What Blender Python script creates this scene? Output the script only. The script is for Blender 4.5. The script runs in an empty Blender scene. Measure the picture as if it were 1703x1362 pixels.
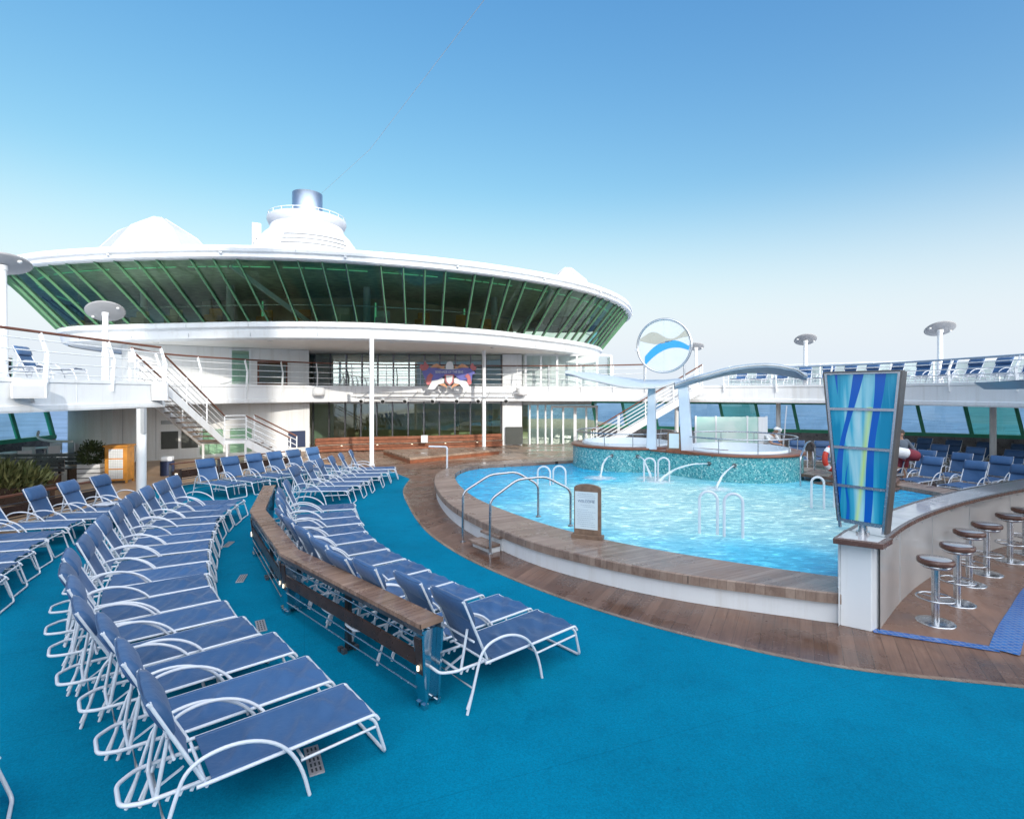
import bpy, bmesh, math, random
from mathutils import Vector, Matrix
random.seed(7)
scene = bpy.context.scene
COL = scene.collection
R = math.radians
EYE = 2.9

# ------------------------------------------------------------------ mesh builder
class MB:
    def __init__(s):
        s.v = []; s.f = []; s.sm = []
    def add(s, vs, fs, smooth=False):
        n = len(s.v)
        s.v += [tuple(p) for p in vs]
        s.f += [tuple(i + n for i in f) for f in fs]
        s.sm += [smooth] * len(fs)
        return s
    def box(s, c, size, rz=0.0, m=None):
        x, y, z = size[0] / 2, size[1] / 2, size[2] / 2
        ca, sa = math.cos(rz), math.sin(rz)
        vs = []
        for dz in (-z, z):
            for dx, dy in ((-x, -y), (x, -y), (x, y), (-x, y)):
                p = Vector((c[0] + dx * ca - dy * sa, c[1] + dx * sa + dy * ca, c[2] + dz))
                if m is not None: p = m @ p
                vs.append(p)
        return s.add(vs, [(3, 2, 1, 0), (4, 5, 6, 7), (0, 1, 5, 4), (1, 2, 6, 5), (2, 3, 7, 6), (3, 0, 4, 7)])
    def beam(s, a, b, w, h, up=(0, 0, 1)):
        a = Vector(a); b = Vector(b); d = (b - a).normalized(); u = Vector(up)
        sd = d.cross(u)
        if sd.length < 1e-4: sd = d.cross(Vector((1, 0, 0)))
        sd.normalize(); u = sd.cross(d).normalized()
        vs = []
        for p in (a, b):
            for i, j in ((-1, -1), (1, -1), (1, 1), (-1, 1)):
                vs.append(p + sd * (i * w / 2) + u * (j * h / 2))
        return s.add(vs, [(0, 1, 2, 3), (7, 6, 5, 4), (0, 4, 5, 1), (1, 5, 6, 2), (2, 6, 7, 3), (3, 7, 4, 0)])
    def tube(s, pts, r, n=8, closed=False, cap=True):
        pts = [Vector(p) for p in pts]
        N = len(pts); rings = []
        prev = None
        for i, p in enumerate(pts):
            if closed: t = pts[(i + 1) % N] - pts[i - 1]
            elif i == 0: t = pts[1] - pts[0]
            elif i == N - 1: t = pts[-1] - pts[-2]
            else: t = (pts[i + 1] - p).normalized() + (p - pts[i - 1]).normalized()
            if t.length < 1e-9: t = Vector((0, 0, 1))
            t.normalize()
            if prev is None:
                ref = Vector((0, 0, 1)) if abs(t.z) < .9 else Vector((1, 0, 0))
                a = t.cross(ref).normalized()
            else:
                a = prev - t * prev.dot(t)
                if a.length < 1e-6: a = t.orthogonal()
                a.normalize()
            prev = a; b = t.cross(a)
            rr = r[i] if isinstance(r, (list, tuple)) else r
            rings.append([p + a * (rr * math.cos(2 * math.pi * k / n)) + b * (rr * math.sin(2 * math.pi * k / n)) for k in range(n)])
        vs = [q for ring in rings for q in ring]
        fs = []
        M = N if closed else N - 1
        for i in range(M):
            j = (i + 1) % N
            for k in range(n):
                k2 = (k + 1) % n
                fs.append((i * n + k, i * n + k2, j * n + k2, j * n + k))
        s.add(vs, fs, True)
        if cap and not closed:
            s.add(rings[0], [tuple(reversed(range(n)))]); s.add(rings[-1], [tuple(range(n))])
        return s
    def lathe(s, c, prof, n=32, smooth=True):
        vs = []; fs = []
        for r, z in prof:
            for k in range(n):
                a = 2 * math.pi * k / n
                vs.append((c[0] + r * math.cos(a), c[1] + r * math.sin(a), c[2] + z))
        for i in range(len(prof) - 1):
            for k in range(n):
                k2 = (k + 1) % n
                fs.append((i * n + k, i * n + k2, (i + 1) * n + k2, (i + 1) * n + k))
        return s.add(vs, fs, smooth)
    def disc(s, c, r, n=32, down=False):
        vs = [(c[0] + r * math.cos(2 * math.pi * k / n), c[1] + r * math.sin(2 * math.pi * k / n), c[2]) for k in range(n)]
        return s.add(vs, [tuple(reversed(range(n))) if down else tuple(range(n))])
    def cyl(s, c, r, h, n=24, r2=None):
        r2 = r if r2 is None else r2
        s.lathe(c, [(r, 0), (r2, h)], n)
        s.disc(c, r, n, True); s.disc((c[0], c[1], c[2] + h), r2, n)
        return s
    def prism(s, poly, z0, z1):
        n = len(poly); a = sum(poly[i][0] * poly[(i + 1) % n][1] - poly[(i + 1) % n][0] * poly[i][1] for i in range(n))
        if a < 0: poly = list(reversed(poly))
        zz0 = z0 if isinstance(z0, (list, tuple)) else [z0] * n
        zz1 = z1 if isinstance(z1, (list, tuple)) else [z1] * n
        vs = [(p[0], p[1], zz0[i]) for i, p in enumerate(poly)] + [(p[0], p[1], zz1[i]) for i, p in enumerate(poly)]
        fs = [tuple(reversed(range(n))), tuple(range(n, 2 * n))]
        fs += [(i, (i + 1) % n, n + (i + 1) % n, n + i) for i in range(n)]
        return s.add(vs, fs)
    def sheet(s, poly, z):
        n = len(poly); a = sum(poly[i][0] * poly[(i + 1) % n][1] - poly[(i + 1) % n][0] * poly[i][1] for i in range(n))
        if a < 0: poly = list(reversed(poly))
        return s.add([(p[0], p[1], z) for p in poly], [tuple(range(n))])
    def slab(s, corners, th):
        """thin plate from 3-D corners, given thickness along its normal"""
        c = [Vector(p) for p in corners]; nrm = (c[1] - c[0]).cross(c[2] - c[0]).normalized() * th
        n = len(c); vs = c + [p + nrm for p in c]
        fs = [tuple(reversed(range(n))), tuple(range(n, 2 * n))] + [(i, (i + 1) % n, n + (i + 1) % n, n + i) for i in range(n)]
        return s.add(vs, fs)
    def strip(s, A, B, closed=False, smooth=True):
        n = len(A); vs = [tuple(p) for p in A] + [tuple(p) for p in B]
        M = n if closed else n - 1
        return s.add(vs, [(i, (i + 1) % n, n + (i + 1) % n, n + i) for i in range(M)], smooth)
    def build(s, name, mat=None, parent=None, bevel=0, auto=True):
        me = bpy.data.meshes.new(name)
        me.from_pydata(s.v, [], s.f)
        me.polygons.foreach_set('use_smooth', s.sm)
        me.update()
        if mat: me.materials.append(mat)
        o = bpy.data.objects.new(name, me); COL.objects.link(o)
        if parent: o.parent = parent
        if bevel:
            b = o.modifiers.new('Bevel', 'BEVEL'); b.width = bevel; b.segments = 2; b.limit_method = 'ANGLE'; b.angle_limit = R(40)
        return o

def tag(o, label=None, cat=None, group=None, kind=None):
    if label: o['label'] = label
    if cat: o['category'] = cat
    if group: o['group'] = group
    if kind: o['kind'] = kind
    return o
def thing(name, label, cat, loc=(0, 0, 0), rz=0, group=None):
    o = bpy.data.objects.new(name, None); COL.objects.link(o)
    o.empty_display_size = .2
    o.location = loc; o.rotation_euler = (0, 0, rz)
    return tag(o, label, cat, group)
def struct(o): o['kind'] = 'structure'; return o
def copy_tree(o, parent=None):
    c = o.copy(); COL.objects.link(c)
    if parent: c.parent = parent
    for ch in list(o.children): copy_tree(ch, c)
    return c
ORD = ['first', 'second', 'third', 'fourth', 'fifth', 'sixth', 'seventh', 'eighth', 'ninth', 'tenth', 'eleventh', 'twelfth',
       'thirteenth', 'fourteenth', 'fifteenth', 'sixteenth', 'seventeenth', 'eighteenth']

# ------------------------------------------------------------------ curves
def catmull(pts, per=8, closed=False):
    P = [Vector((*p, 0)) if len(p) == 2 else Vector(p) for p in pts]; n = len(P); out = []
    segs = n if closed else n - 1
    for i in range(segs):
        p1 = P[i]; p2 = P[(i + 1) % n]
        p0 = P[i - 1] if (closed or i > 0) else p1 * 2 - p2
        p3 = P[(i + 2) % n] if (closed or i + 2 < n) else p2 * 2 - p1
        d1 = max((p1 - p0).length, 1e-6) ** .5; d2 = max((p2 - p1).length, 1e-6) ** .5; d3 = max((p3 - p2).length, 1e-6) ** .5
        for k in range(per):                       # centripetal
            t0 = 0; t1 = d1; t2 = t1 + d2; t3 = t2 + d3
            t = t1 + (t2 - t1) * k / per
            A1 = p0 * ((t1 - t) / (t1 - t0)) + p1 * ((t - t0) / (t1 - t0))
            A2 = p1 * ((t2 - t) / (t2 - t1)) + p2 * ((t - t1) / (t2 - t1))
            A3 = p2 * ((t3 - t) / (t3 - t2)) + p3 * ((t - t2) / (t3 - t2))
            B1 = A1 * ((t2 - t) / (t2 - t0)) + A2 * ((t - t0) / (t2 - t0))
            B2 = A2 * ((t3 - t) / (t3 - t1)) + A3 * ((t - t1) / (t3 - t1))
            out.append(B1 * ((t2 - t) / (t2 - t1)) + B2 * ((t - t1) / (t2 - t1)))
    if not closed: out.append(P[-1])
    return out
def resample(P, n, closed=False):
    Q = P + [P[0]] if closed else P
    L = [0]
    for i in range(1, len(Q)): L.append(L[-1] + (Q[i] - Q[i - 1]).length)
    out = []; j = 0
    for k in range(n):
        t = L[-1] * (k / n if closed else k / (n - 1))
        while j < len(L) - 2 and L[j + 1] < t: j += 1
        w = (t - L[j]) / max(L[j + 1] - L[j], 1e-9)
        out.append(Q[j].lerp(Q[j + 1], w))
    return out
def smooth2(pts, n, closed=False): return resample(catmull(pts, 10, closed), n, closed)
def offset(P, d, closed=False):
    """offset to the right of travel by d (xy only)"""
    n = len(P); out = []
    for i, p in enumerate(P):
        a = P[i - 1] if (i > 0 or closed) else P[i]
        b = P[(i + 1) % n] if (i < n - 1 or closed) else P[i]
        t = b - a; t = Vector((t.x, t.y, 0)).normalized()
        out.append(Vector((p.x + t.y * d, p.y - t.x * d, p.z)))
    return out
def sweep(mb, P, prof, closed=False, smooth=True, dz=None):
    """prof: (offset to the right, z) list"""
    rows = []
    for d, z in prof:
        Q = offset(P, d, closed)
        rows.append([(q.x, q.y, z + (dz[i] if dz else 0)) for i, q in enumerate(Q)])
    for a, b in zip(rows, rows[1:]): mb.strip(a, b, closed, smooth)
    return mb
def arc(c, r, a0, a1, n, z=0):
    return [(c[0] + r * math.cos(a0 + (a1 - a0) * k / n), c[1] + r * math.sin(a0 + (a1 - a0) * k / n), z) for k in range(n + 1)]
def fillet(pts, r, n=5):
    P = [Vector(p) for p in pts]; out = [P[0]]
    for i in range(1, len(P) - 1):
        a = (P[i - 1] - P[i]); b = (P[i + 1] - P[i]); k = min(r, a.length * .45, b.length * .45)
        s = P[i] + a.normalized() * k; e = P[i] + b.normalized() * k
        for j in range(n + 1):
            t = j / n; out.append(s * ((1 - t) ** 2) + P[i] * (2 * t * (1 - t)) + e * (t * t))
    out.append(P[-1]); return out

# ------------------------------------------------------------------ materials
def newmat(name):
    m = bpy.data.materials.new(name); m.use_nodes = True
    nt = m.node_tree; b = nt.nodes['Principled BSDF']
    return m, nt, b
def N(nt, typ, **kw):
    n = nt.nodes.new(typ)
    for k, v in kw.items():
        if k.startswith('i_'): n.inputs[k[2:].replace('_', ' ')].default_value = v
        else: setattr(n, k, v)
    return n
def ramp(nt, fac, stops, interp='LINEAR'):
    r = nt.nodes.new('ShaderNodeValToRGB'); r.color_ramp.interpolation = interp
    e = r.color_ramp.elements
    while len(e) < len(stops): e.new(.5)
    for el, (p, c) in zip(e, stops):
        el.position = p; el.color = (*c, 1) if len(c) == 3 else c
    if fac is not None: nt.links.new(fac, r.inputs[0])
    return r
def coords(nt, kind='Object', scale=(1, 1, 1), rot=(0, 0, 0)):
    if kind == 'World':
        g = nt.nodes.new('ShaderNodeNewGeometry'); out = g.outputs['Position']
    else:
        t = nt.nodes.new('ShaderNodeTexCoord'); out = t.outputs[kind]
    mp = nt.nodes.new('ShaderNodeMapping'); mp.inputs['Scale'].default_value = scale; mp.inputs['Rotation'].default_value = rot
    nt.links.new(out, mp.inputs[0]); return mp.outputs[0]
def noise(nt, vec, scale, detail=4, rough=.55):
    n = nt.nodes.new('ShaderNodeTexNoise'); n.inputs['Scale'].default_value = scale
    n.inputs['Detail'].default_value = detail; n.inputs['Roughness'].default_value = rough
    if vec is not None: nt.links.new(vec, n.inputs['Vector'])
    return n
def bump(nt, b, height, strength=.2, dist=.02):
    bp = nt.nodes.new('ShaderNodeBump'); bp.inputs['Strength'].default_value = strength; bp.inputs['Distance'].default_value = dist
    nt.links.new(height, bp.inputs['Height']); nt.links.new(bp.outputs[0], b.inputs['Normal']); return bp
def mul(c, k): return tuple(min(1, x * k) for x in c)
def mat(name, col, rough=.5, metal=0, var=.12, scale=3, bmp=0, coat=0, emit=None, es=0, spec=None, streak=0):
    m, nt, b = newmat(name)
    v = coords(nt, 'World'); n = noise(nt, v, scale, 5)
    r = ramp(nt, n.outputs['Fac'], [(.3, mul(col, 1 - var)), (.7, mul(col, 1 + var * .6))])
    nt.links.new(r.outputs[0], b.inputs['Base Color'])
    n2 = noise(nt, v, scale * 3, 3)
    rr = N(nt, 'ShaderNodeMapRange'); rr.inputs['To Min'].default_value = max(.02, rough - .1); rr.inputs['To Max'].default_value = min(1, rough + .1)
    nt.links.new(n2.outputs['Fac'], rr.inputs['Value']); nt.links.new(rr.outputs[0], b.inputs['Roughness'])
    b.inputs['Metallic'].default_value = metal
    if streak:
        sv = coords(nt, 'World', (2.6, 2.6, .16)); sn = noise(nt, sv, 1.6, 6, .7)
        sr = ramp(nt, sn.outputs['Fac'], [(.28, (1 - streak, 1 - streak * 1.15, 1 - streak * 1.4)), (.5, (1, 1, 1))])
        sx = N(nt, 'ShaderNodeMix', data_type='RGBA', blend_type='MULTIPLY'); sx.inputs[0].default_value = 1; nt.links.new(r.outputs[0], sx.inputs[6]); nt.links.new(sr.outputs[0], sx.inputs[7]); nt.links.new(sx.outputs[2], b.inputs['Base Color'])
    if coat: b.inputs['Coat Weight'].default_value = coat
    if spec is not None: b.inputs['Specular IOR Level'].default_value = spec
    if bmp: bump(nt, b, n2.outputs['Fac'], bmp, .01)
    if emit: b.inputs['Emission Color'].default_value = (*emit, 1); b.inputs['Emission Strength'].default_value = es
    return m
M = {}
M['white'] = mat('white_paint', (.74, .76, .78), .35, var=.06, scale=.7, streak=.12)
M['white_wall'] = mat('painted_wall', (.70, .71, .71), .45, var=.06, scale=.5, streak=.14)
M['frame_white'] = mat('powder_coat', (.63, .66, .71), .35, var=.06, scale=6)
M['grey'] = mat('grey_paint', (.36, .38, .40), .4, var=.1)
M['pale_grey'] = mat('pale_grey_paint', (.55, .57, .6), .35, var=.08)
M['dark'] = mat('dark_paint', (.025, .028, .03), .4)
M['steel'] = mat('brushed_steel', (.55, .57, .6), .25, 1, var=.1, scale=8)
M['dome'] = mat('dome_paint', (.50, .51, .53), .45, var=.08, scale=.8, streak=.1)
M['disc'] = mat('lamp_disc_grey', (.33, .33, .34), .5, var=.08)
M['chrome'] = mat('funnel_chrome', (.42, .50, .60), .36, .9, var=.1)
M['dark_steel'] = mat('dark_steel', (.16, .16, .17), .3, .7, var=.3, scale=4)
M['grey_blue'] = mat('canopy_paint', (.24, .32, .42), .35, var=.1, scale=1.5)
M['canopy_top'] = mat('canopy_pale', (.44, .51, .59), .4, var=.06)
M['column_blue'] = mat('column_paint', (.62, .70, .80), .4, var=.05)
M['tan'] = mat('tan_floor', (.44, .29, .18), .4, var=.2, scale=1.2)
M['orange'] = mat('varnished_oak', (.62, .27, .05), .35, var=.25, scale=5)
M['soil'] = mat('soil', (.03, .02, .015), .9)
M['black_panel'] = mat('olive_board', (.05, .055, .05), .5)
M['navy'] = mat('navy_panel', (.02, .035, .09), .5)
M['rubber'] = mat('rubber', (.02, .02, .02), .7)
M['lamp'] = mat('lamp_lens', (.9, .85, .7), .3, emit=(1, .85, .6), es=1.6)
M['green_lamp'] = mat('green_tube', (.3, .8, .5), .3, emit=(.25, .9, .5), es=.22)
M['purple'] = mat('banner_blue', (.14, .15, .46), .45, var=.2, scale=2)
M['orange_paint'] = mat('banner_orange', (.62, .32, .18), .5, var=.2)
M['red_paint'] = mat('banner_red', (.52, .16, .17), .5, var=.25)
M['red'] = mat('ring_red', (.6, .05, .03), .45)
M['sky_blue'] = mat('emblem_blue', (.02, .28, .65), .35, var=.03)
M['beige_glass'] = mat('emblem_beige', (.36, .37, .33), .3, var=.06)
M['paper'] = mat('sign_paper', (.60, .72, .78), .5, var=.04)
M['ink'] = mat('sign_ink', (.12, .2, .32), .6)
M['green_frame'] = mat('window_frame_green', (.02, .32, .19), .35, var=.15, scale=2)
M['skin'] = mat('skin', (.46, .27, .19), .55, var=.08, scale=10)
M['hair'] = mat('hair', (.04, .03, .025), .6)
M['sweat'] = mat('sweatshirt', (.12, .15, .19), .8, var=.2, scale=8)
M['maroon'] = mat('maroon_cloth', (.22, .03, .05), .8, var=.2, scale=8)
M['cloth_white'] = mat('white_cloth', (.75, .77, .78), .8, var=.06, scale=8)
M['trouser'] = mat('grey_trousers', (.08, .09, .11), .8)
M['shoe'] = mat('shoe', (.12, .08, .06), .6)
M['grate'] = mat('grate_plate', (.40, .38, .39), .45, .3, var=.15, scale=20)
M['louvre'] = mat('louvre_shadow', (.30, .31, .32), .5)
M['brown_room'] = mat('lounge_interior', (.60, .50, .38), .7, var=.35, scale=.5)
M['dark_ceiling'] = mat('lounge_ceiling', (.60, .66, .56), .7, var=.3)
M['yellow_liner'] = mat('yellow_tile', (.55, .42, .10), .4, var=.2, scale=4)
M['liner'] = mat('whirlpool_liner', (.72, .80, .86), .25, var=.05)

def teal_carpet():
    m, nt, b = newmat('teal_deck_coating')
    v = coords(nt, 'World')
    n1 = noise(nt, v, .45, 5, .6); n2 = noise(nt, v, 70, 3, .7); n3 = noise(nt, v, 2.5, 6, .65)
    r = ramp(nt, n1.outputs['Fac'], [(.3, (.000, .155, .262)), (.7, (.000, .205, .342))])
    r2 = ramp(nt, n2.outputs['Fac'], [(.25, (.55, .6, .6)), (.75, (1.3, 1.25, 1.25))])
    mx = N(nt, 'ShaderNodeMix', data_type='RGBA', blend_type='MULTIPLY'); mx.inputs[0].default_value = .75
    nt.links.new(r.outputs[0], mx.inputs[6]); nt.links.new(r2.outputs[0], mx.inputs[7])
    r3 = ramp(nt, n3.outputs['Fac'], [(.28, (.80, .84, .86)), (.5, (1, 1, 1)), (.75, (1.06, 1.05, 1.04))])
    mx2 = N(nt, 'ShaderNodeMix', data_type='RGBA', blend_type='MULTIPLY'); mx2.inputs[0].default_value = .8
    nt.links.new(mx.outputs[2], mx2.inputs[6]); nt.links.new(r3.outputs[0], mx2.inputs[7])
    st = noise(nt, coords(nt, 'World', (1, 1, 1)), 1.1, 8, .75); st.inputs['Distortion'].default_value = 1.5
    rs = ramp(nt, st.outputs['Fac'], [(.30, (.72, .78, .80)), (.40, (1, 1, 1)), (.66, (1, 1, 1)), (.74, (1.12, 1.10, 1.08))])
    sc = N(nt, 'ShaderNodeTexBrick'); sc.inputs['Scale'].default_value = 1; sc.inputs['Brick Width'].default_value = 400; sc.inputs['Row Height'].default_value = 1.9; sc.inputs['Mortar Size'].default_value = .0045
    sc.inputs['Color1'].default_value = sc.inputs['Color2'].default_value = (1, 1, 1, 1); sc.inputs['Mortar'].default_value = (.78, .80, .82, 1); nt.links.new(coords(nt, 'World', rot=(0, 0, R(-21))), sc.inputs['Vector'])
    m3 = N(nt, 'ShaderNodeMix', data_type='RGBA', blend_type='MULTIPLY'); m3.inputs[0].default_value = .8; nt.links.new(mx2.outputs[2], m3.inputs[6]); nt.links.new(rs.outputs[0], m3.inputs[7])
    m4 = N(nt, 'ShaderNodeMix', data_type='RGBA', blend_type='MULTIPLY'); m4.inputs[0].default_value = .8; nt.links.new(m3.outputs[2], m4.inputs[6]); nt.links.new(sc.outputs['Color'], m4.inputs[7])
    nt.links.new(m4.outputs[2], b.inputs['Base Color'])
    b.inputs['Roughness'].default_value = .8; b.inputs['Specular IOR Level'].default_value = .05
    bump(nt, b, n2.outputs['Fac'], .5, .01)
    return m
M['teal'] = teal_carpet()

def planks(name, c1, c2, width, rot, wet=.5, gap=.03, dark=(.05, .03, .02), puddle=None):
    """teak planks in world space: long grain, caulk lines, wet glossy patches"""
    m, nt, b = newmat(name)
    v = coords(nt, 'World', rot=(0, 0, rot))
    sx = N(nt, 'ShaderNodeSeparateXYZ'); nt.links.new(v, sx.inputs[0])
    d = N(nt, 'ShaderNodeMath', operation='DIVIDE'); d.inputs[1].default_value = width; nt.links.new(sx.outputs['X'], d.inputs[0])
    fr = N(nt, 'ShaderNodeMath', operation='FRACT'); nt.links.new(d.outputs[0], fr.inputs[0])
    fl = N(nt, 'ShaderNodeMath', operation='FLOOR'); nt.links.new(d.outputs[0], fl.inputs[0])
    wn = N(nt, 'ShaderNodeTexWhiteNoise', noise_dimensions='1D'); nt.links.new(fl.outputs[0], wn.inputs['W'])
    vg = coords(nt, 'World', rot=(0, 0, rot))
    mp = N(nt, 'ShaderNodeMapping'); mp.inputs['Scale'].default_value = (30, 1.5, 8); nt.links.new(vg, mp.inputs[0])
    g = noise(nt, mp.outputs[0], 1, 6, .65)
    big = noise(nt, coords(nt, 'World'), .9, 6, .65)
    a = N(nt, 'ShaderNodeMath', operation='MULTIPLY_ADD'); a.inputs[1].default_value = .35
    nt.links.new(wn.outputs['Value'], a.inputs[0]); nt.links.new(g.outputs['Fac'], a.inputs[2])
    r = ramp(nt, a.outputs[0], [(.3, c1), (.95, c2)])
    wetr = ramp(nt, big.outputs['Fac'], [(.40, (.55, .52, .52)), (.62, (1, 1, 1))])
    mx = N(nt, 'ShaderNodeMix', data_type='RGBA', blend_type='MULTIPLY'); mx.inputs[0].default_value = wet
    nt.links.new(r.outputs[0], mx.inputs[6]); nt.links.new(wetr.outputs[0], mx.inputs[7])
    lt = N(nt, 'ShaderNodeMath', operation='LESS_THAN'); lt.inputs[1].default_value = gap; nt.links.new(fr.outputs[0], lt.inputs[0])
    mx2 = N(nt, 'ShaderNodeMix', data_type='RGBA'); nt.links.new(lt.outputs[0], mx2.inputs[0])
    nt.links.new(mx.outputs[2], mx2.inputs[6]); mx2.inputs[7].default_value = (*dark, 1)
    nt.links.new(mx2.outputs[2], b.inputs['Base Color'])
    rr = ramp(nt, big.outputs['Fac'], [(.36, (.10,) * 3), (.5, (.32,) * 3), (.68, (.6,) * 3)])
    nt.links.new(rr.outputs[0], b.inputs['Roughness'])
    sub = N(nt, 'ShaderNodeMath', operation='SUBTRACT'); nt.links.new(g.outputs['Fac'], sub.inputs[0]); nt.links.new(lt.outputs[0], sub.inputs[1])
    bump(nt, b, sub.outputs[0], .18, .006)
    return m
M['teak_ring'] = planks('teak_ring', (.115, .058, .038), (.25, .145, .10), .14, R(28), .9)
M['teak_stage'] = planks('teak_stage', (.20, .13, .09), (.36, .26, .19), .12, R(-20), .6)
M['bar_floor'] = planks('bar_floor', (.20, .11, .075), (.27, .16, .115), 1.6, R(20), .7, gap=.006)
M['coping'] = planks('coping_wood', (.19, .12, .09), (.40, .30, .24), .09, R(62), .6)
M['rail_wood'] = planks('divider_wood', (.20, .11, .07), (.40, .26, .18), .07, R(45), .6, gap=.04)
M['teak_red'] = mat('teak_red', (.22, .075, .035), .35, var=.3, scale=6)
M['teak_dark'] = mat('teak_dark', (.055, .028, .018), .3, var=.35, scale=7)
M['hand_wood'] = mat('handrail_wood', (.16, .06, .035), .4, var=.2)
M['sign_wood'] = mat('sign_wood', (.20, .13, .09), .5, var=.3, scale=12)
M['counter'] = mat('counter_top', (.50, .46, .47), .12, var=.25, scale=2.5, coat=.6)
M['counter_edge'] = mat('counter_edge', (.12, .06, .045), .25, var=.3, scale=6)

def fabric():
    m, nt, b = newmat('blue_sling_fabric')
    v = coords(nt, 'World'); o = coords(nt, 'Object')
    inf = N(nt, 'ShaderNodeObjectInfo')
    n = noise(nt, v, 1.4, 4); w = noise(nt, o, 160, 2)
    r = ramp(nt, n.outputs['Fac'], [(.3, (.026, .079, .188)), (.7, (.047, .114, .245))])
    hs = N(nt, 'ShaderNodeHueSaturation'); nt.links.new(r.outputs[0], hs.inputs['Color'])
    mr = N(nt, 'ShaderNodeMapRange'); mr.inputs['To Min'].default_value = .82; mr.inputs['To Max'].default_value = 1.15
    nt.links.new(inf.outputs['Random'], mr.inputs['Value']); nt.links.new(mr.outputs[0], hs.inputs['Value'])
    nt.links.new(hs.outputs[0], b.inputs['Base Color'])
    b.inputs['Roughness'].default_value = .5; b.inputs['Sheen Weight'].default_value = .12; b.inputs['Specular IOR Level'].default_value = .35
    n3 = noise(nt, o, 9, 3); bump(nt, b, n3.outputs['Fac'], .25, .03)
    return m
M['fabric'] = fabric()

def mosaic():
    m, nt, b = newmat('teal_mosaic')
    v = coords(nt, 'World')
    vo = N(nt, 'ShaderNodeTexVoronoi'); vo.inputs['Scale'].default_value = 30; nt.links.new(v, vo.inputs['Vector'])
    sp = N(nt, 'ShaderNodeSeparateColor'); nt.links.new(vo.outputs['Color'], sp.inputs[0])
    r = ramp(nt, sp.outputs[0], [(0, (.06, .28, .32)), (.3, (.10, .38, .41)), (.6, (.18, .48, .49)), (.86, (.45, .64, .61)), (.95, (.03, .19, .24))], 'CONSTANT')
    e = N(nt, 'ShaderNodeTexVoronoi', feature='DISTANCE_TO_EDGE'); e.inputs['Scale'].default_value = 30; nt.links.new(v, e.inputs['Vector'])
    r2 = ramp(nt, e.outputs['Distance'], [(.0, (.55, .62, .6)), (.06, (1, 1, 1))])
    mx = N(nt, 'ShaderNodeMix', data_type='RGBA', blend_type='MULTIPLY'); mx.inputs[0].default_value = .7
    nt.links.new(r.outputs[0], mx.inputs[6]); nt.links.new(r2.outputs[0], mx.inputs[7])
    nt.links.new(mx.outputs[2], b.inputs['Base Color']); b.inputs['Roughness'].default_value = .22
    bump(nt, b, e.outputs['Distance'], .3, .01)
    return m
M['mosaic'] = mosaic()

def blue_tiles():
    m, nt, b = newmat('blue_mosaic_line')
    v = coords(nt, 'World')
    br = N(nt, 'ShaderNodeTexBrick'); br.offset = 0; br.inputs['Scale'].default_value = 1
    for k, val in (('Brick Width', .07), ('Row Height', .07), ('Mortar Size', .006)): br.inputs[k].default_value = val
    br.inputs['Color1'].default_value = (.015, .085, .33, 1); br.inputs['Color2'].default_value = (.03, .14, .42, 1); br.inputs['Mortar'].default_value = (.18, .22, .36, 1)
    nt.links.new(v, br.inputs['Vector']); nt.links.new(br.outputs['Color'], b.inputs['Base Color']); b.inputs['Roughness'].default_value = .2
    return m
M['blue_tile'] = blue_tiles()

def glass(name, tint, refl=.12, rough=.02):
    m = bpy.data.materials.new(name); m.use_nodes = True; nt = m.node_tree; nt.nodes.clear()
    out = N(nt, 'ShaderNodeOutputMaterial'); t = N(nt, 'ShaderNodeBsdfTransparent'); g = N(nt, 'ShaderNodeBsdfGlossy')
    n = noise(nt, coords(nt, 'World'), .6, 3)
    r = ramp(nt, n.outputs['Fac'], [(.3, mul(tint, .85)), (.7, mul(tint, 1.1))]); nt.links.new(r.outputs[0], t.inputs[0])
    g.inputs['Roughness'].default_value = rough; g.inputs[0].default_value = (.85, .95, .9, 1)
    lw = N(nt, 'ShaderNodeFresnel'); lw.inputs[0].default_value = 1.45
    ad = N(nt, 'ShaderNodeMath', operation='ADD', use_clamp=True); ad.inputs[1].default_value = refl; nt.links.new(lw.outputs[0], ad.inputs[0])
    bp = N(nt, 'ShaderNodeBump'); bp.inputs['Strength'].default_value = .03; n2 = noise(nt, coords(nt, 'World'), .8, 2); nt.links.new(n2.outputs['Fac'], bp.inputs['Height'])
    nt.links.new(bp.outputs[0], g.inputs['Normal'])
    mx = N(nt, 'ShaderNodeMixShader'); nt.links.new(ad.outputs[0], mx.inputs[0]); nt.links.new(t.outputs[0], mx.inputs[1]); nt.links.new(g.outputs[0], mx.inputs[2])
    nt.links.new(mx.outputs[0], out.inputs[0]); return m
M['lounge_glass'] = glass('lounge_glass', (.74, .90, .74), -.01)
M['upper_glass'] = glass('upper_window_glass', (.62, .80, .70), .34)
M['soffit'] = mat('lit_soffit_white', (.84, .83, .80), .5, var=.05)  # wall white made lighter and warmer, bounced light put into the colour
M['wall_glass'] = glass('window_wall_glass', (.64, .84, .68), .12)
M['side_glass'] = glass('side_window_glass', (.74, .90, .90), .04)
M['green_glass'] = glass('green_window_glass', (.26, .66, .48), .04)
M['clear_glass'] = glass('clear_glass', (.86, .93, .93), .02)
def pale_disc():
    m, nt, b = newmat('emblem_glass'); n = noise(nt, coords(nt, 'World'), 2, 3); r = ramp(nt, n.outputs['Fac'], [(.3, (.50, .58, .63)), (.7, (.58, .65, .69))])
    nt.links.new(r.outputs[0], b.inputs['Base Color']); b.inputs['Alpha'].default_value = .62; b.inputs['Roughness'].default_value = .15; return m
M['emblem_glass'] = pale_disc()

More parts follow.
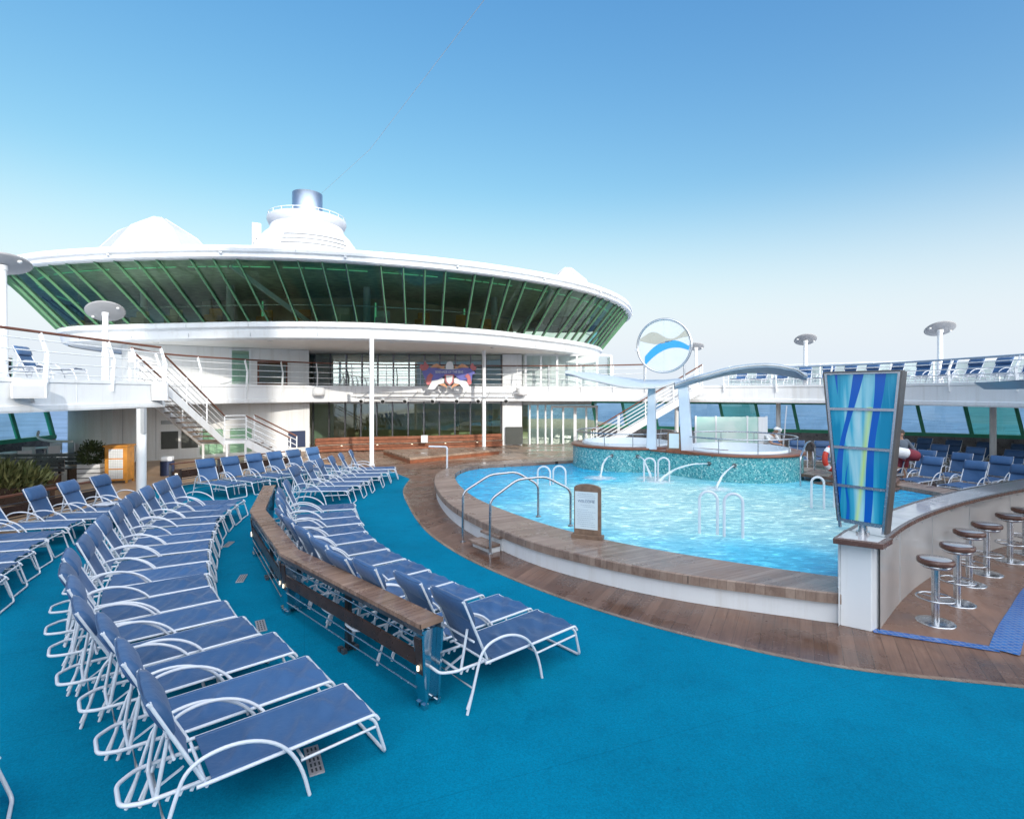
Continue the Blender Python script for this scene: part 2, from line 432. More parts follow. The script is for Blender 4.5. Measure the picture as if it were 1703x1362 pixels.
def frosted():
    m, nt, b = newmat('frosted_screen'); b.inputs['Base Color'].default_value = (.60, .80, .72, 1)
    n = noise(nt, coords(nt, 'World'), 1.5, 3); r = ramp(nt, n.outputs['Fac'], [(.3, (.45, .72, .64)), (.7, (.74, .86, .80))]); nt.links.new(r.outputs[0], b.inputs['Base Color'])
    b.inputs['Roughness'].default_value = .25; b.inputs['Alpha'].default_value = .8; return m
M['frosted'] = frosted()

def water():
    m, nt, b = newmat('pool_water')
    v = coords(nt, 'World')
    mp = N(nt, 'ShaderNodeMapping'); mp.inputs['Scale'].default_value = (1.1, 2.6, 1); nt.links.new(v, mp.inputs[0])
    w1 = noise(nt, mp.outputs[0], 2.6, 8, .66); w1.inputs['Distortion'].default_value = 1.1
    big = noise(nt, v, .35, 3)
    # deep blue round the rim; pale aqua middle with reflected brightness in the colour
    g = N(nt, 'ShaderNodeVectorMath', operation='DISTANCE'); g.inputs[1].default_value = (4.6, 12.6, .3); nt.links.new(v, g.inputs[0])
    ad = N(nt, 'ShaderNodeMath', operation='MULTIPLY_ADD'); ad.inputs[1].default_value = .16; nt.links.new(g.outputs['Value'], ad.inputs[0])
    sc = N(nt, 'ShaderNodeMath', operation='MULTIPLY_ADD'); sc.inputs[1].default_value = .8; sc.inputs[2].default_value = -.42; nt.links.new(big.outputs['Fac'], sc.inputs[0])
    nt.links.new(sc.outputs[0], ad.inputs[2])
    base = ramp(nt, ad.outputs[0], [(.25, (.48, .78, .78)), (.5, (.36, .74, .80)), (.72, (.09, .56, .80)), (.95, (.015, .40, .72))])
    rip = ramp(nt, w1.outputs['Fac'], [(.36, (.55, .76, .86)), (.49, (1, 1, 1)), (.58, (1.5, 1.35, 1.25)), (.65, (2.9, 2.0, 1.65))])  # pale ripple crests: highlights put into the colour
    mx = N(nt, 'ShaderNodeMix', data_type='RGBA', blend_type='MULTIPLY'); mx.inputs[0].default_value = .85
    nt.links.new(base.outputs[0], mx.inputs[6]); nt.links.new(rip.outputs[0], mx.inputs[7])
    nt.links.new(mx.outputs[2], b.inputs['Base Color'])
    b.inputs['Roughness'].default_value = .12; b.inputs['IOR'].default_value = 1.33
    bump(nt, b, w1.outputs['Fac'], .7, .09)
    return m
M['water'] = water()
def foam_patch():
    m, nt, b = newmat('foam_patch'); b.inputs['Base Color'].default_value = (.82, .92, .95, 1); b.inputs['Roughness'].default_value = .4
    n = noise(nt, coords(nt, 'World', (1, 2, 1)), 6, 6, .7); tc = N(nt, 'ShaderNodeTexCoord'); ln = N(nt, 'ShaderNodeVectorMath', operation='LENGTH'); nt.links.new(tc.outputs['Object'], ln.inputs[0])
    s = N(nt, 'ShaderNodeMath', operation='MULTIPLY_ADD'); s.inputs[1].default_value = -.75; nt.links.new(ln.outputs['Value'], s.inputs[0]); nt.links.new(n.outputs['Fac'], s.inputs[2])
    r = ramp(nt, s.outputs[0], [(.08, (0, 0, 0)), (.45, (.85,) * 3)]); nt.links.new(r.outputs[0], b.inputs['Alpha']); return m
M['foam_patch'] = foam_patch()
def foam():
    m, nt, b = newmat('water_jet'); b.inputs['Base Color'].default_value = (.80, .90, .95, 1); b.inputs['Roughness'].default_value = .25
    b.inputs['Transmission Weight'].default_value = .25
    n = noise(nt, coords(nt, 'World'), 14, 3); bump(nt, b, n.outputs['Fac'], .4, .02); return m
M['foam'] = foam()
def sea():
    m, nt, b = newmat('sea_water'); v = coords(nt, 'World')
    mp = N(nt, 'ShaderNodeMapping'); mp.inputs['Scale'].default_value = (.03, .06, 1); nt.links.new(v, mp.inputs[0])
    w = noise(nt, mp.outputs[0], 1, 8, .7)
    r = ramp(nt, w.outputs['Fac'], [(.40, (.03, .09, .21)), (.60, (.13, .22, .40))]); nt.links.new(r.outputs[0], b.inputs['Base Color'])
    b.inputs['Roughness'].default_value = .35; bump(nt, b, w.outputs['Fac'], .5, 2.0); return m
M['sea'] = sea()
def leaf(name, c1, c2):
    m, nt, b = newmat(name); i = N(nt, 'ShaderNodeNewGeometry')
    r = ramp(nt, i.outputs['Random Per Island'], [(0, c1), (1, c2)]); nt.links.new(r.outputs[0], b.inputs['Base Color'])
    b.inputs['Roughness'].default_value = .55; return m
M['leaf'] = leaf('planter_leaves', (.05, .075, .02), (.26, .27, .11))
M['hedge'] = leaf('bush_leaves', (.02, .04, .012), (.09, .12, .035))
M['mirror'] = mat('polished_steel', (.58, .62, .66), .12, 1, var=.06, scale=2)

def art_glass():
    """hand-painted wave panels: dark ribbons over teal and pale streaks, laid out in the lantern's own space"""
    m, nt, b = newmat('painted_art_glass')
    tc = N(nt, 'ShaderNodeTexCoord'); sx = N(nt, 'ShaderNodeSeparateXYZ'); nt.links.new(tc.outputs['Object'], sx.inputs[0])
    def math_(op, a, bb=None, c=None):
        n = N(nt, 'ShaderNodeMath', operation=op)
        for i, x in enumerate((a, bb, c)):
            if x is None: continue
            if isinstance(x, (int, float)): n.inputs[i].default_value = x
            else: nt.links.new(x, n.inputs[i])
        return n.outputs[0]
    X, Z = sx.outputs['X'], sx.outputs['Z']
    # widen coordinate: panel tapers, so divide by local half width
    hw = math_('MULTIPLY_ADD', Z, .0905, .225)
    u = math_('DIVIDE', X, hw)
    mp = N(nt, 'ShaderNodeMapping'); mp.inputs['Scale'].default_value = (6.5, 1, .55); nt.links.new(tc.outputs['Object'], mp.inputs[0])
    n = noise(nt, mp.outputs[0], 1, 3, .5); n.inputs['Distortion'].default_value = .6
    au = math_('ABSOLUTE', u)
    k = math_('MULTIPLY_ADD', au, .30, math_('SUBTRACT', n.outputs['Fac'], .12))
    base = ramp(nt, k, [(.22, (.62, .72, .74)), (.38, (.28, .58, .66)), (.50, (.05, .38, .54)), (.66, (.003, .22, .38))])
    # yellow streak
    def ribbon(f, wdt, lo=None, hi=None):
        d = math_('ABSOLUTE', math_('SUBTRACT', u, f)); r_ = math_('LESS_THAN', d, wdt)
        if lo is not None: r_ = math_('MULTIPLY', r_, math_('GREATER_THAN', Z, lo))
        if hi is not None: r_ = math_('MULTIPLY', r_, math_('LESS_THAN', Z, hi))
        return r_
    def wave(a, f, p, k0, k1):
        s = math_('SINE', math_('MULTIPLY_ADD', Z, f, p)); lin = math_('MULTIPLY_ADD', Z, k1, k0)
        return math_('MULTIPLY_ADD', s, a, lin)
    colr = base.outputs[0]
    def over(colr, fac, c):
        mx = N(nt, 'ShaderNodeMix', data_type='RGBA'); nt.links.new(fac, mx.inputs[0]); nt.links.new(colr, mx.inputs[6]); mx.inputs[7].default_value = (*c, 1); return mx.outputs[2]
    yw = math_('MULTIPLY', math_('SUBTRACT', 1.0, math_('MINIMUM', 1.0, math_('DIVIDE', math_('ABSOLUTE', math_('SUBTRACT', u, wave(.05, 3.0, .0, -.22, .38))), .15))), math_('MULTIPLY', n.outputs['Fac'], 1.3))
    zz = math_('LESS_THAN', Z, 1.45)
    colr = over(colr, math_('MULTIPLY', yw, zz), (.62, .74, .06))
    blue = (.004, .10, .45)
    wv = math_('MULTIPLY_ADD', math_('SINE', math_('MULTIPLY', Z, 4.0)), .035, .115)
    colr = over(colr, ribbon(wave(.035, 5.0, .3, -1.293, .66), wv), blue)
    colr = over(colr, ribbon(wave(.04, 4.2, 1.0, .27, .13), math_('MULTIPLY_ADD', math_('SINE', math_('MULTIPLY_ADD', Z, 3.0, 1.0)), .03, .14)), blue)
    colr = over(colr, ribbon(wave(.06, 9.0, .2, -.70, .25), math_('MULTIPLY_ADD', Z, -.11, .085), .0, .74), blue)
    colr = over(colr, ribbon(wave(.02, 9.0, .0, -.95, .13), math_('MULTIPLY_ADD', Z, .16, -.255), 1.60), blue)
    nt.links.new(colr, b.inputs['Base Color']); b.inputs['Roughness'].default_value = .12
    b.inputs['Emission Strength'].default_value = .10; nt.links.new(colr, b.inputs['Emission Color'])  # weak self-glow added to the painted colours
    return m
M['art'] = art_glass()
M['green_fin'] = mat('window_fin_green', (.12, .29, .155), .5, var=.1)
M['bar_panel'] = mat('bar_panel', (.50, .49, .48), .16, var=.06, scale=1.2, coat=.4)
M['lantern_side'] = mat('lantern_side', (.17, .155, .145), .35, .6, var=.2, scale=3)
M['seat_pad'] = mat('seat_pad', (.34, .30, .29), .15, var=.2, scale=9, coat=.5)
M['ink_pale'] = mat('sign_ink_pale', (.36, .47, .56), .6)
M['lamp_off'] = mat('lamp_glass', (.8, .8, .78), .3)
# ================================================================== the setting
def V3(p, z): return Vector((p[0], p[1], z))
# sea out to the horizon
sea_mb = MB(); rings = [0.0, 60, 200, 800, 3000, 12000, 40000]; nn = 64
sea_mb.add([(0, 0, -20)], [])
for r_ in rings[1:]: sea_mb.add([(r_ * math.cos(2 * math.pi * k / nn), r_ * math.sin(2 * math.pi * k / nn), -20) for k in range(nn)], [])
for k in range(nn): sea_mb.f.append((0, 1 + k, 1 + (k + 1) % nn)); sea_mb.sm.append(False)
for j in range(len(rings) - 2):
    for k in range(nn):
        a = 1 + j * nn; b_ = a + nn
        sea_mb.f.append((a + k, b_ + k, b_ + (k + 1) % nn, a + (k + 1) % nn)); sea_mb.sm.append(False)
struct(sea_mb.build('sea', M['sea']))
deck_poly = [(-9, -40), (-19.2, 8), (-20.4, 16), (-21.2, 24), (-23, 34), (-23, 60), (8, 60), (12, 32.5), (18, 27.3), (22.6, 24.6), (26.6, 21), (29.5, 16), (34, -40)]
struct(MB().prism(deck_poly, -.4, 0).build('tan_deck', M['tan']))
# teal / teak boundary
edge = catmull([(-3.393, 18.125), (-3.213, 16.111), (-2.660, 13.957), (-1.744, 11.250), (-0.869, 9.596), (-0.014, 8.447), (0.823, 7.522), (1.712, 6.744), (2.424, 6.259), (3.481, 5.711), (5.039, 5.327), (9.0, 4.45), (16, 3.4)], 6)
edge2 = [(p.x, p.y) for p in edge]
teal_poly = edge2 + [(16, -9), (-10.2, -9), (-10.2, 14.5), (-10.9, 15.9), (-8.9, 19.2), (-6.6, 21.2), (-4.6, 20.2)]
struct(MB().sheet(teal_poly, .006).build('teal_deck', M['teal']))
ring_poly = edge2 + [(16.5, 13), (13.4, 19.8), (10, 22.8), (2, 23.5), (-3, 23), (-6.5, 21.25), (-4.55, 20.25)]
struct(MB().sheet(ring_poly, .005).build('teak_deck', M['teak_ring']))
struct(MB().sheet([(-6.4, 21.4), (-3, 23.1), (2, 23.6), (10, 22.9), (13, 20.4), (15, 22), (10.5, 28), (5, 31), (-12, 30.8), (-10.4, 27.4), (-9.3, 24)], .007).build('stage_deck', M['teak_stage']))
trim = MB(); sweep(trim, [Vector((p.x, p.y, 0)) for p in edge], [(-.03, .007), (-.03, .013), (.03, .013), (.03, .007)], smooth=False)
struct(trim.build('deck_edging', M['teak_stage']))
# bar floor with its blue mosaic line
bar_front = catmull([(4.350, 6.541), (5.581, 7.745), (7.627, 9.422), (9.569, 10.785), (10.878, 11.498), (12.6, 12.4), (14.5, 13.2)], 5)
bf = [(p.x, p.y) for p in bar_front]
struct(MB().sheet(bf + [(18, 13), (18, 5.2), (9.3, 5.0), (6.7, 5.45), (5.419, 6.070), (4.408, 6.574)], .010).build('bar_floor', M['bar_floor']))
bl = MB()
l1 = [Vector((*p, 0)) for p in ((4.376, 6.558), (4.846, 6.335), (5.156, 6.200), (5.453, 6.056))]
sweep(bl, l1, [(-.10, .014), (.04, .014)], smooth=False)
l2 = catmull([(5.409, 6.112), (5.906, 6.574), (6.653, 7.210), (7.750, 8.106), (8.6, 8.55), (10.2, 9.3)], 5)
sweep(bl, l2, [(-.02, .018), (.24, .018)], smooth=False)
struct(bl.build('blue_mosaic_line', M['blue_tile']))

# ------------------------------------------------------------------ pool
NP = 140
outer = smooth2([(-2.2, 15.3), (-1.5, 12.5), (-.72, 10.75), (.29, 9.15), (1.15, 8.3), (2.26, 7.52), (3.7, 6.89), (4.15, 6.72), (4.42, 6.78), (5.05, 7.72), (5.95, 8.55), (7.35, 9.6), (9.2, 10.75), (10.7, 11.8), (11.4, 13.0), (11.2, 15), (10.2, 17.6), (8.4, 20.3), (4.5, 21.7), (.4, 20.2), (-1.75, 18.9), (-2.3, 17.2)], NP, True)
inner = smooth2([(-1.66, 15.8), (-.95, 13.1), (-.18, 11.55), (.78, 10.1), (1.6, 9.2), (2.7, 8.35), (4.0, 7.58), (4.55, 7.36), (5.0, 7.95), (5.8, 8.85), (7.1, 9.85), (8.9, 11.05), (10.1, 12.1), (10.7, 13.1), (10.35, 14.8), (9.4, 17.1), (7.8, 19.5), (4.4, 20.7), (.75, 19.3), (-1.2, 18.4), (-1.7, 17.2)], NP, True)
pool = thing('pool_surround', 'curved raised pool edge of white panels under weathered wooden coping boards', 'pool edge', (2, 9, 0))
def at(o, root):
    """parent o to root keeping its place"""
    o.parent = root; o.matrix_parent_inverse = (Matrix.Translation(root.location) @ root.rotation_euler.to_matrix().to_4x4()).inverted(); return o
cop = MB(); zt, zb = .40, .265
O1 = [(p.x, p.y, zt - .015) for p in outer]; O0 = [(p.x, p.y, zb) for p in outer]
Oi = offset(outer, -.015, True); O2 = [(p.x, p.y, zt) for p in Oi]
I2 = [(p.x, p.y, zt) for p in inner]; I0 = [(p.x, p.y, .12) for p in inner]
Ou = [(p.x, p.y, zb) for p in offset(outer, -.07, True)]
for a_, b_ in ((Ou, O0), (O0, O1), (O1, O2), (O2, I2), (I2, I0)): cop.strip(a_, b_, True, False)
at(cop.build('coping', M['coping']), pool)
wall = MB(); sweep(wall, outer, [(-.06, 0), (-.06, .27)], True, True)
at(wall.build('rim_panel', M['white']), pool)
jn = MB()
for k in range(3, NP, 9):
    p = outer[k]; q = inner[k]; d = (q - p).normalized()
    jn.beam((p.x - d.x * .003, p.y - d.y * .003, .28), (p.x - d.x * .003, p.y - d.y * .003, .385), .008, .006, (d.x, d.y, 0))
at(jn.build('coping_joint', M['dark']), pool)
# pool water: a rippled sheet
win = offset(inner, -.02, True)
def inside(x, y, poly):
    c = False; n = len(poly); j = n - 1
    for i in range(n):
        if (poly[i].y > y) != (poly[j].y > y) and x < (poly[j].x - poly[i].x) * (y - poly[i].y) / (poly[j].y - poly[i].y) + poly[i].x: c = not c
        j = i
    return c
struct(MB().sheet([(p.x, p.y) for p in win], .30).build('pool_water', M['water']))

# entry steps
st = thing('pool_entry_steps', 'two small wooden steps climbing to the pool rim between the steel handrails', 'steps', (-.4, 10.2, 0))
def rot_rect(c, u, l, w):
    ux, uy = u; n = (-uy, ux); return [(c[0] + ux * l * a + n[0] * w * b, c[1] + uy * l * a + n[1] * w * b) for a, b in ((-.5, -.5), (.5, -.5), (.5, .5), (-.5, .5))]
sd = (.60, -.80); sn = (.80, .60)
c1 = (-.52, 10.02); c2 = (c1[0] + sn[0] * .27, c1[1] + sn[1] * .27)
at(MB().prism(rot_rect(c1, sd, .62, .30), .10, .15).build('tread', M['coping'], bevel=.008), st)
at(MB().prism(rot_rect(c2, sd, .62, .30), .23, .28).build('tread', M['coping'], bevel=.008), st)
at(MB().prism(rot_rect((c1[0] + sn[0] * .05, c1[1] + sn[1] * .05), sd, .58, .22), .006, .10).prism(rot_rect((c2[0] + sn[0] * .05, c2[1] + sn[1] * .05), sd, .58, .24), .006, .23).build('step_base', M['white']), st)
def handrail(px, label):
    root = thing('pool_handrail', label, 'handrail', px[0], 0, 'steel handrails at the pool steps')
    pts = fillet(px, .12)
    at(MB().tube(pts, .024, 10).build('rail', M['steel']), root)
    for e in (px[0], px[-1]): at(MB().cyl((e[0], e[1], e[2]), .055, .018, 16).build('floor_flange', M['steel']), root)
handrail([(-.95, 10.48, .005), (-.95, 10.48, .97), (-.43, 10.62, 1.29), (.08, 10.78, 1.32), (.53, 10.9, 1.05), (.53, 10.9, .40)], 'bent steel handrail over the pool steps, the farther of the two')
handrail([(-.39, 9.70, .005), (-.39, 9.70, .98), (.10, 9.85, 1.32), (.62, 9.98, 1.35), (1.10, 10.15, 1.08), (1.10, 10.15, .40)], 'bent steel handrail over the pool steps, nearest the welcome sign')

# ------------------------------------------------------------------ upper deck round the pool opening
opening = [(-10.6, 2), (-11.0, 7), (-11.2, 11.9), (-11.25, 14.5), (-11.2, 17.4), (-12.25, 17.6), (-12.9, 20.3), (-11.9, 23.2), (-9.9, 26.0), (-7.5, 27.6), (-4.7, 28.2), (0, 29.2), (4.8, 28.8), (8.8, 26.5), (12.4, 24.0), (14.5, 20.8), (15.2, 17.2), (15.3, 13), (15.1, 9.5), (14.8, 5)]
A_ = catmull(opening[:5], 5); B_ = catmull(opening[5:], 6)
op = [Vector((p.x, p.y, 0)) for p in A_] + [Vector((p.x, p.y, 0)) for p in B_]
nA = len(A_)
outer_deck = [(-17.2, 2), (-18.6, 8), (-19.8, 16), (-20.6, 22), (-22, 30), (-16, 36), (8, 36), (12, 31.6), (17.5, 27), (22, 24.2), (26, 20.6), (28.8, 15.6), (28.6, 5)]
ZB, ZT = 2.46, 3.18
ud = MB()
top_poly = [(p.x, p.y) for p in op] + list(reversed(outer_deck))
ud.prism(top_poly, ZB, ZT)
struct(ud.build('upper_deck', M['white']))
lip = MB(); sweep(lip, op, [(.035, ZB - .02), (.05, ZB + .03), (.05, ZB + .13), (.003, ZB + .16)], smooth=False)
sweep(lip, op, [(.003, ZT - .05), (.03, ZT - .03), (.03, ZT + .06), (-.08, ZT + .07)], smooth=False)
struct(lip.build('deck_edge_trim', M['white']))

def railing(name, label, path, z0, h, nb=4, post_gap=2.0, lean=.12, mat_hand='hand_wood', group=None, post='flat', bar_r=.017, dz=None):
    """posts with a knee, handrail and horizontal bars along an XY path (right of travel = pool side)"""
    P = [Vector(p) for p in path]
    root = thing(name, label, 'railing', (P[0].x, P[0].y, z0), 0, group)
    L = sum((P[i] - P[i - 1]).length for i in range(1, len(P)))
    n = max(2, int(L / post_gap) + 1)
    Q = resample(P, n); QO = offset(Q, 1)
    def off(i): d = QO[i] - Q[i]; d.z = 0; return d.normalized()
    zz = lambda p: z0 + p.z
    for i, p in enumerate(Q):
        d = off(i); z = zz(p)
        mb = MB()
        if post == 'flat':
            mb.beam((p.x + d.x * .05, p.y + d.y * .05, z - .25), (p.x + d.x * lean, p.y + d.y * lean, z + h * .55), .03, .11, d)
            mb.beam((p.x + d.x * lean, p.y + d.y * lean, z + h * .53), (p.x - d.x * .05, p.y - d.y * .05, z + h - .02), .03, .085, d)
        else:
            mb.tube([(p.x, p.y, z), (p.x, p.y, z + h)], .024, 8)
        at(mb.build('post', M['white']), root)
    for k in range(nb):
        t = (k + .6) / (nb + .35)
        o_ = lean * min(t / .55, (1 - t) / .45) if post == 'flat' else 0
        QQ = offset(P, o_)
        at(MB().tube([(q.x, q.y, zz(P[i]) + h * t) for i, q in enumerate(QQ)], bar_r, 6).build('bar', M['white']), root)
    QQ = offset(P, -.05 if post == 'flat' else 0)
    at(MB().tube([(q.x, q.y, zz(P[i]) + h) for i, q in enumerate(QQ)], .034, 8).build('handrail', M[mat_hand]), root)
    return root
railing('deck_railing', 'white knee-post railing with wooden handrail along the upper deck above the left-hand loungers', offset(A_, -.05), ZT, 1.17)
iB = [i for i, p in enumerate(B_) if p.x < -10.2][-1]
railing('deck_railing', 'white railing with wooden handrail on the upper deck between the left stairs and the windows', offset(B_[:14], -.05), ZT, 1.17)
railing('deck_railing', 'white railing with wooden handrail across the balcony below the big lounge windows', offset(B_[13:46], -.05), ZT, 1.17, post_gap=1.6)
right_path = offset(B_[50:], -.05)
for i, p in enumerate(right_path): p.z = 0
railing('deck_railing', 'long white railing with dark top rail along the upper deck above the right-hand loungers', right_path, ZT, .86, mat_hand='grey_blue', post_gap=2.2)
# outboard glass windscreens
def windscreen(label, path):
    P = resample([Vector((*p, 0)) for p in path], 14)
    root = thing('glass_windscreen', label, 'windscreen', (P[0].x, P[0].y, ZT))
    for i in range(len(P) - 1):
        a = P[i]; b_ = P[i + 1]
        at(MB().beam((a.x, a.y, ZT), (a.x, a.y, ZT + 1.2), .06, .06).build('post', M['white']), root)
        at(MB().slab([(a.x, a.y, ZT + .1), (b_.x, b_.y, ZT + .1), (b_.x, b_.y, ZT + 1.12), (a.x, a.y, ZT + 1.12)], .01).build('pane', M['clear_glass']), root)
    at(MB().tube([(p.x, p.y, ZT + 1.2) for p in P], .03, 6).build('top_rail', M['white']), root)
windscreen('clear glass windscreen on white posts at the ship edge behind the upper left deck', [(-18.3, 8), (-19.5, 16), (-20.3, 22)])
windscreen('clear glass windscreen on white posts at the ship edge behind the upper right deck', [(12.4, 31), (17.5, 26.6), (22, 23.8), (25.8, 20.3), (28.4, 15.6), (28.3, 8)])

# ------------------------------------------------------------------ side window walls
def side_wall(label, path, skew, group=None):
    P = resample([Vector((*p, 0)) for p in path], max(2, int(sum((Vector(path[i]) - Vector(path[i - 1])).length for i in range(1, len(path))) / 1.55)))
    root = thing('window_wall', label, 'window wall', (P[0].x, P[0].y, 0))
    low = MB(); sweep(low, P, [(.1, 0), (.1, .93), (-.12, .93)], smooth=False); at(low.build('low_wall', M['dark_steel']), root)
    for i in range(len(P) - 1):
        a = P[i]; b_ = P[i + 1]; d = (b_ - a).normalized() * skew
        q = [Vector((a.x, a.y, .95)), Vector((b_.x, b_.y, .95)), Vector((b_.x, b_.y, 2.44)) + d, Vector((a.x, a.y, 2.44)) + d]
        at(MB().add(q, [(0, 1, 2, 3)]).build('pane', M['green_glass' if i % 3 == 1 else 'side_glass']), root)
        fr = MB(); wd = .17 if i % 2 == 0 else .09
        fr.beam(q[0], q[3], wd, .14, b_ - a)
        if i == len(P) - 2: fr.beam(q[1], q[2], .14, .14, b_ - a)
        at(fr.build('mullion', M['green_frame']), root)
    sill = MB(); sweep(sill, P, [(.14, .90), (.14, 1.06), (-.1, 1.06)], smooth=False); at(sill.build('sill', M['green_frame']), root)
    hd = MB(); PP = [p + (P[-1] - P[0]).normalized() * skew for p in P]; sweep(hd, PP, [(.12, 2.30), (.12, 2.47)], smooth=False); at(hd.build('head_rail', M['green_frame']), root)
    return root
side_wall('wall of slanted green-framed windows looking onto the sea behind the right-hand loungers', [(4.9, 31.2), (9, 29.3), (13.8, 27.4), (18, 25.7), (22.2, 23.2), (26, 19.8), (28.6, 15.5)], -.28)
side_wall('wall of slanted green-framed windows behind the tables at far left', [(-17.6, 6), (-18.7, 13), (-19.7, 19), (-20.0, 23.6)], -.5)

# ------------------------------------------------------------------ superstructure with the walls under the lounge
house = thing('deckhouse', 'white two-storey deckhouse with green window walls facing the pool', 'deckhouse', (-8, 28, 0))
def H(mb, name, m, **k): return at(mb.build(name, M[m], **k), house)
lw = catmull([(-18.9, 26), (-18.75, 23.2), (-18.3, 22.3), (-17.4, 21.95), (-16.4, 22.2)], 5)
wpoly = [(p.x, p.y) for p in lw] + [(-10.1, 27.0), (-11.2, 29.6), (-11.2, 34), (-19, 34)]
H(MB().prism(wpoly, 0, ZB - .003), 'lower_wall', 'white_wall')
up = [(-18.0, 26.5), (-17.6, 24.4), (-16.6, 23.4), (-10.2, 27.2), (-11.3, 30), (-11.3, 35), (-18, 35)]
H(MB().prism(up, ZT + .003, 5.02), 'upper_wall', 'white_wall')
# glazed fronts on both floors
def front(z0, z1, xa, ya, xb, yb, n, frame, name, gm='wall_glass'):
    a = Vector((xa, ya, 0)); b_ = Vector((xb, yb, 0)); H(MB().add([(xa, ya, z0), (xb, yb, z0), (xb, yb, z1), (xa, ya, z1)], [(0, 1, 2, 3)]), name, gm)
    for i in range(n + 1):
        p = a.lerp(b_, i / n); H(MB().box((p.x, p.y - .04, (z0 + z1) / 2), (.07, .1, z1 - z0)), 'mullion', frame)
front(0, ZB - .02, -10.75, 29.3, -.60, 30.0, 12, 'dark_steel', 'window_wall_pane')
front(ZT, 5.0, -10.75, 29.5, -.60, 30.2, 12, 'dark_steel', 'window_wall_pane', 'upper_glass')
H(MB().box((-5.7, 29.6, 2.36), (10.4, .06, .12), .07), 'head_panel', 'white')
# rooms behind the glass
H(MB().box((-5.5, 34.2, 2.5), (13, .1, 5.0)), 'room_back_wall', 'brown_room')
rm = MB(); rm.box((-5.5, 32, 2.455), (11, 4, .02)); rm.box((-5.5, 32.2, 4.98), (11, 4, .02)); H(rm, 'room_ceiling', 'dark_ceiling')
for i in range(5):
    H(MB().box((-9.3 + i * 2.0, 32.6, 1.2), (.22, .22, 2.4)), 'room_column', 'teak_stage')
# pier and entrance to the right of the glass
H(MB().prism([(-.52, 29.75), (.55, 29.9), (.55, 31.5), (-.52, 31.4)], 0, 5.0), 'pier', 'white')
H(MB().prism([(.6, 30.6), (4.9, 31.3), (4.9, 34), (.6, 34)], 2.2, 5.0), 'entrance_lintel', 'white_wall')
H(MB().box((.12, 29.66, .55), (.95, .08, .95)), 'notice_board', 'black_panel')
H(MB().add([(.6, 30.55, 0), (4.9, 31.25, 0), (4.9, 31.25, 2.2), (.6, 30.55, 2.2)], [(0, 1, 2, 3)]), 'entrance_glass', 'wall_glass')
for k, (xa, xb) in enumerate(((2.25, 3.55), (3.62, 4.85))):
    ya = 30.30 + (xa - .6) * .163; yb = 30.30 + (xb - .6) * .163
    dr = H(MB().beam((xa, ya, 0), (xa, ya, 2.05), .1, .1).beam((xb, yb, 0), (xb, yb, 2.05), .1, .1).beam((xa - .05, ya, 2.1), (xb + .05, yb, 2.1), .12, .12).beam(((xa + xb) / 2, (ya + yb) / 2, 0), ((xa + xb) / 2, (ya + yb) / 2, 2.05), .11, .1), 'door', 'white')
for xa in (1.0, 1.45, 1.9):
    H(MB().box((xa, 30.45 + (xa - .6) * .163, 1.1), (.09, .09, 2.2)), 'mullion', 'white')
# doors, windows and small fittings on the left block
un = Vector((6.4, 3.8, 0)).normalized(); uo = Vector((un.y, -un.x, 0))
def on_wall(x0, y0, t, z, d=.02): p = Vector((x0, y0, 0)) + un * t + uo * d; return (p.x, p.y, z)
wr = math.atan2(un.y, un.x)
H(MB().box(on_wall(-16.6, 23.4, 4.35, 4.05), (.92, .08, 1.75), wr), 'door_frame', 'white')
H(MB().box(on_wall(-16.6, 23.4, 4.35, 4.1, .05), (.72, .06, 1.55), wr), 'door_pane', 'wall_glass')
H(MB().box(on_wall(-16.6, 23.4, 5.75, 3.82, .03), (1.35, .06, 1.15), wr), 'window_frame', 'hand_wood')
H(MB().box(on_wall(-16.6, 23.4, 5.75, 3.82, .05), (1.2, .06, 1.0), wr), 'window_pane', 'wall_glass')
wn = Vector((6.3, 4.8, 0)).normalized(); wo = Vector((wn.y, -wn.x, 0)); wa = math.atan2(wn.y, wn.x)
def on_low(t, z, d=.02): p = Vector((-16.4, 22.2, 0)) + wn * t + wo * d; return (p.x, p.y, z)
dj = MB()
for tt in (.35, 1.5): dj.box(on_low(tt, 1.15, .006), (.015, .02, 2.2), wa)
dj.box(on_low(.93, 2.25, .006), (1.16, .02, .015), wa); H(dj, 'door_joint', 'grey')
H(MB().box(on_low(1.9, 1.62), (.42, .04, .16), wa), 'exit_plate', 'grey')
for tt in (2.0, 2.75): H(MB().box(on_low(tt, .85), (.62, .05, .75), wa), 'vent_panel', 'black_panel')
H(MB().box(on_low(3.6, .7), (.9, .05, 1.1), wa), 'low_window', 'wall_glass')
H(MB().box(on_low(4.8, .7), (.9, .05, 1.1), wa), 'low_window', 'wall_glass')
H(MB().box(on_low(7.3, .62, .03), (.8, .05, .8), wa), 'navy_panel', 'navy')
# white framed glass lobby on the upper deck
lob = thing('glass_lobby', 'white framed glass lobby on the balcony right of the window wall', 'glass lobby', (.8, 30, ZT))
lp = [(.75, 29.75), (1.6, 29.9), (2.5, 29.95), (3.6, 30.0), (4.7, 29.9), (5.6, 30.6), (5.7, 32)]
for i, p in enumerate(lp): at(MB().box((p[0], p[1], ZT + .9), (.11, .11, 1.8)).build('post', M['white']), lob)
for a, b_ in zip(lp, lp[1:]):
    at(MB().add([(a[0], a[1], ZT + .05), (b_[0], b_[1], ZT + .05), (b_[0], b_[1], ZT + 1.75), (a[0], a[1], ZT + 1.75)], [(0, 1, 2, 3)]).build('pane', M['clear_glass']), lob)
    at(MB().beam((a[0], a[1], ZT + 1.8), (b_[0], b_[1], ZT + 1.8), .1, .1).build('top_rail', M['white']), lob)

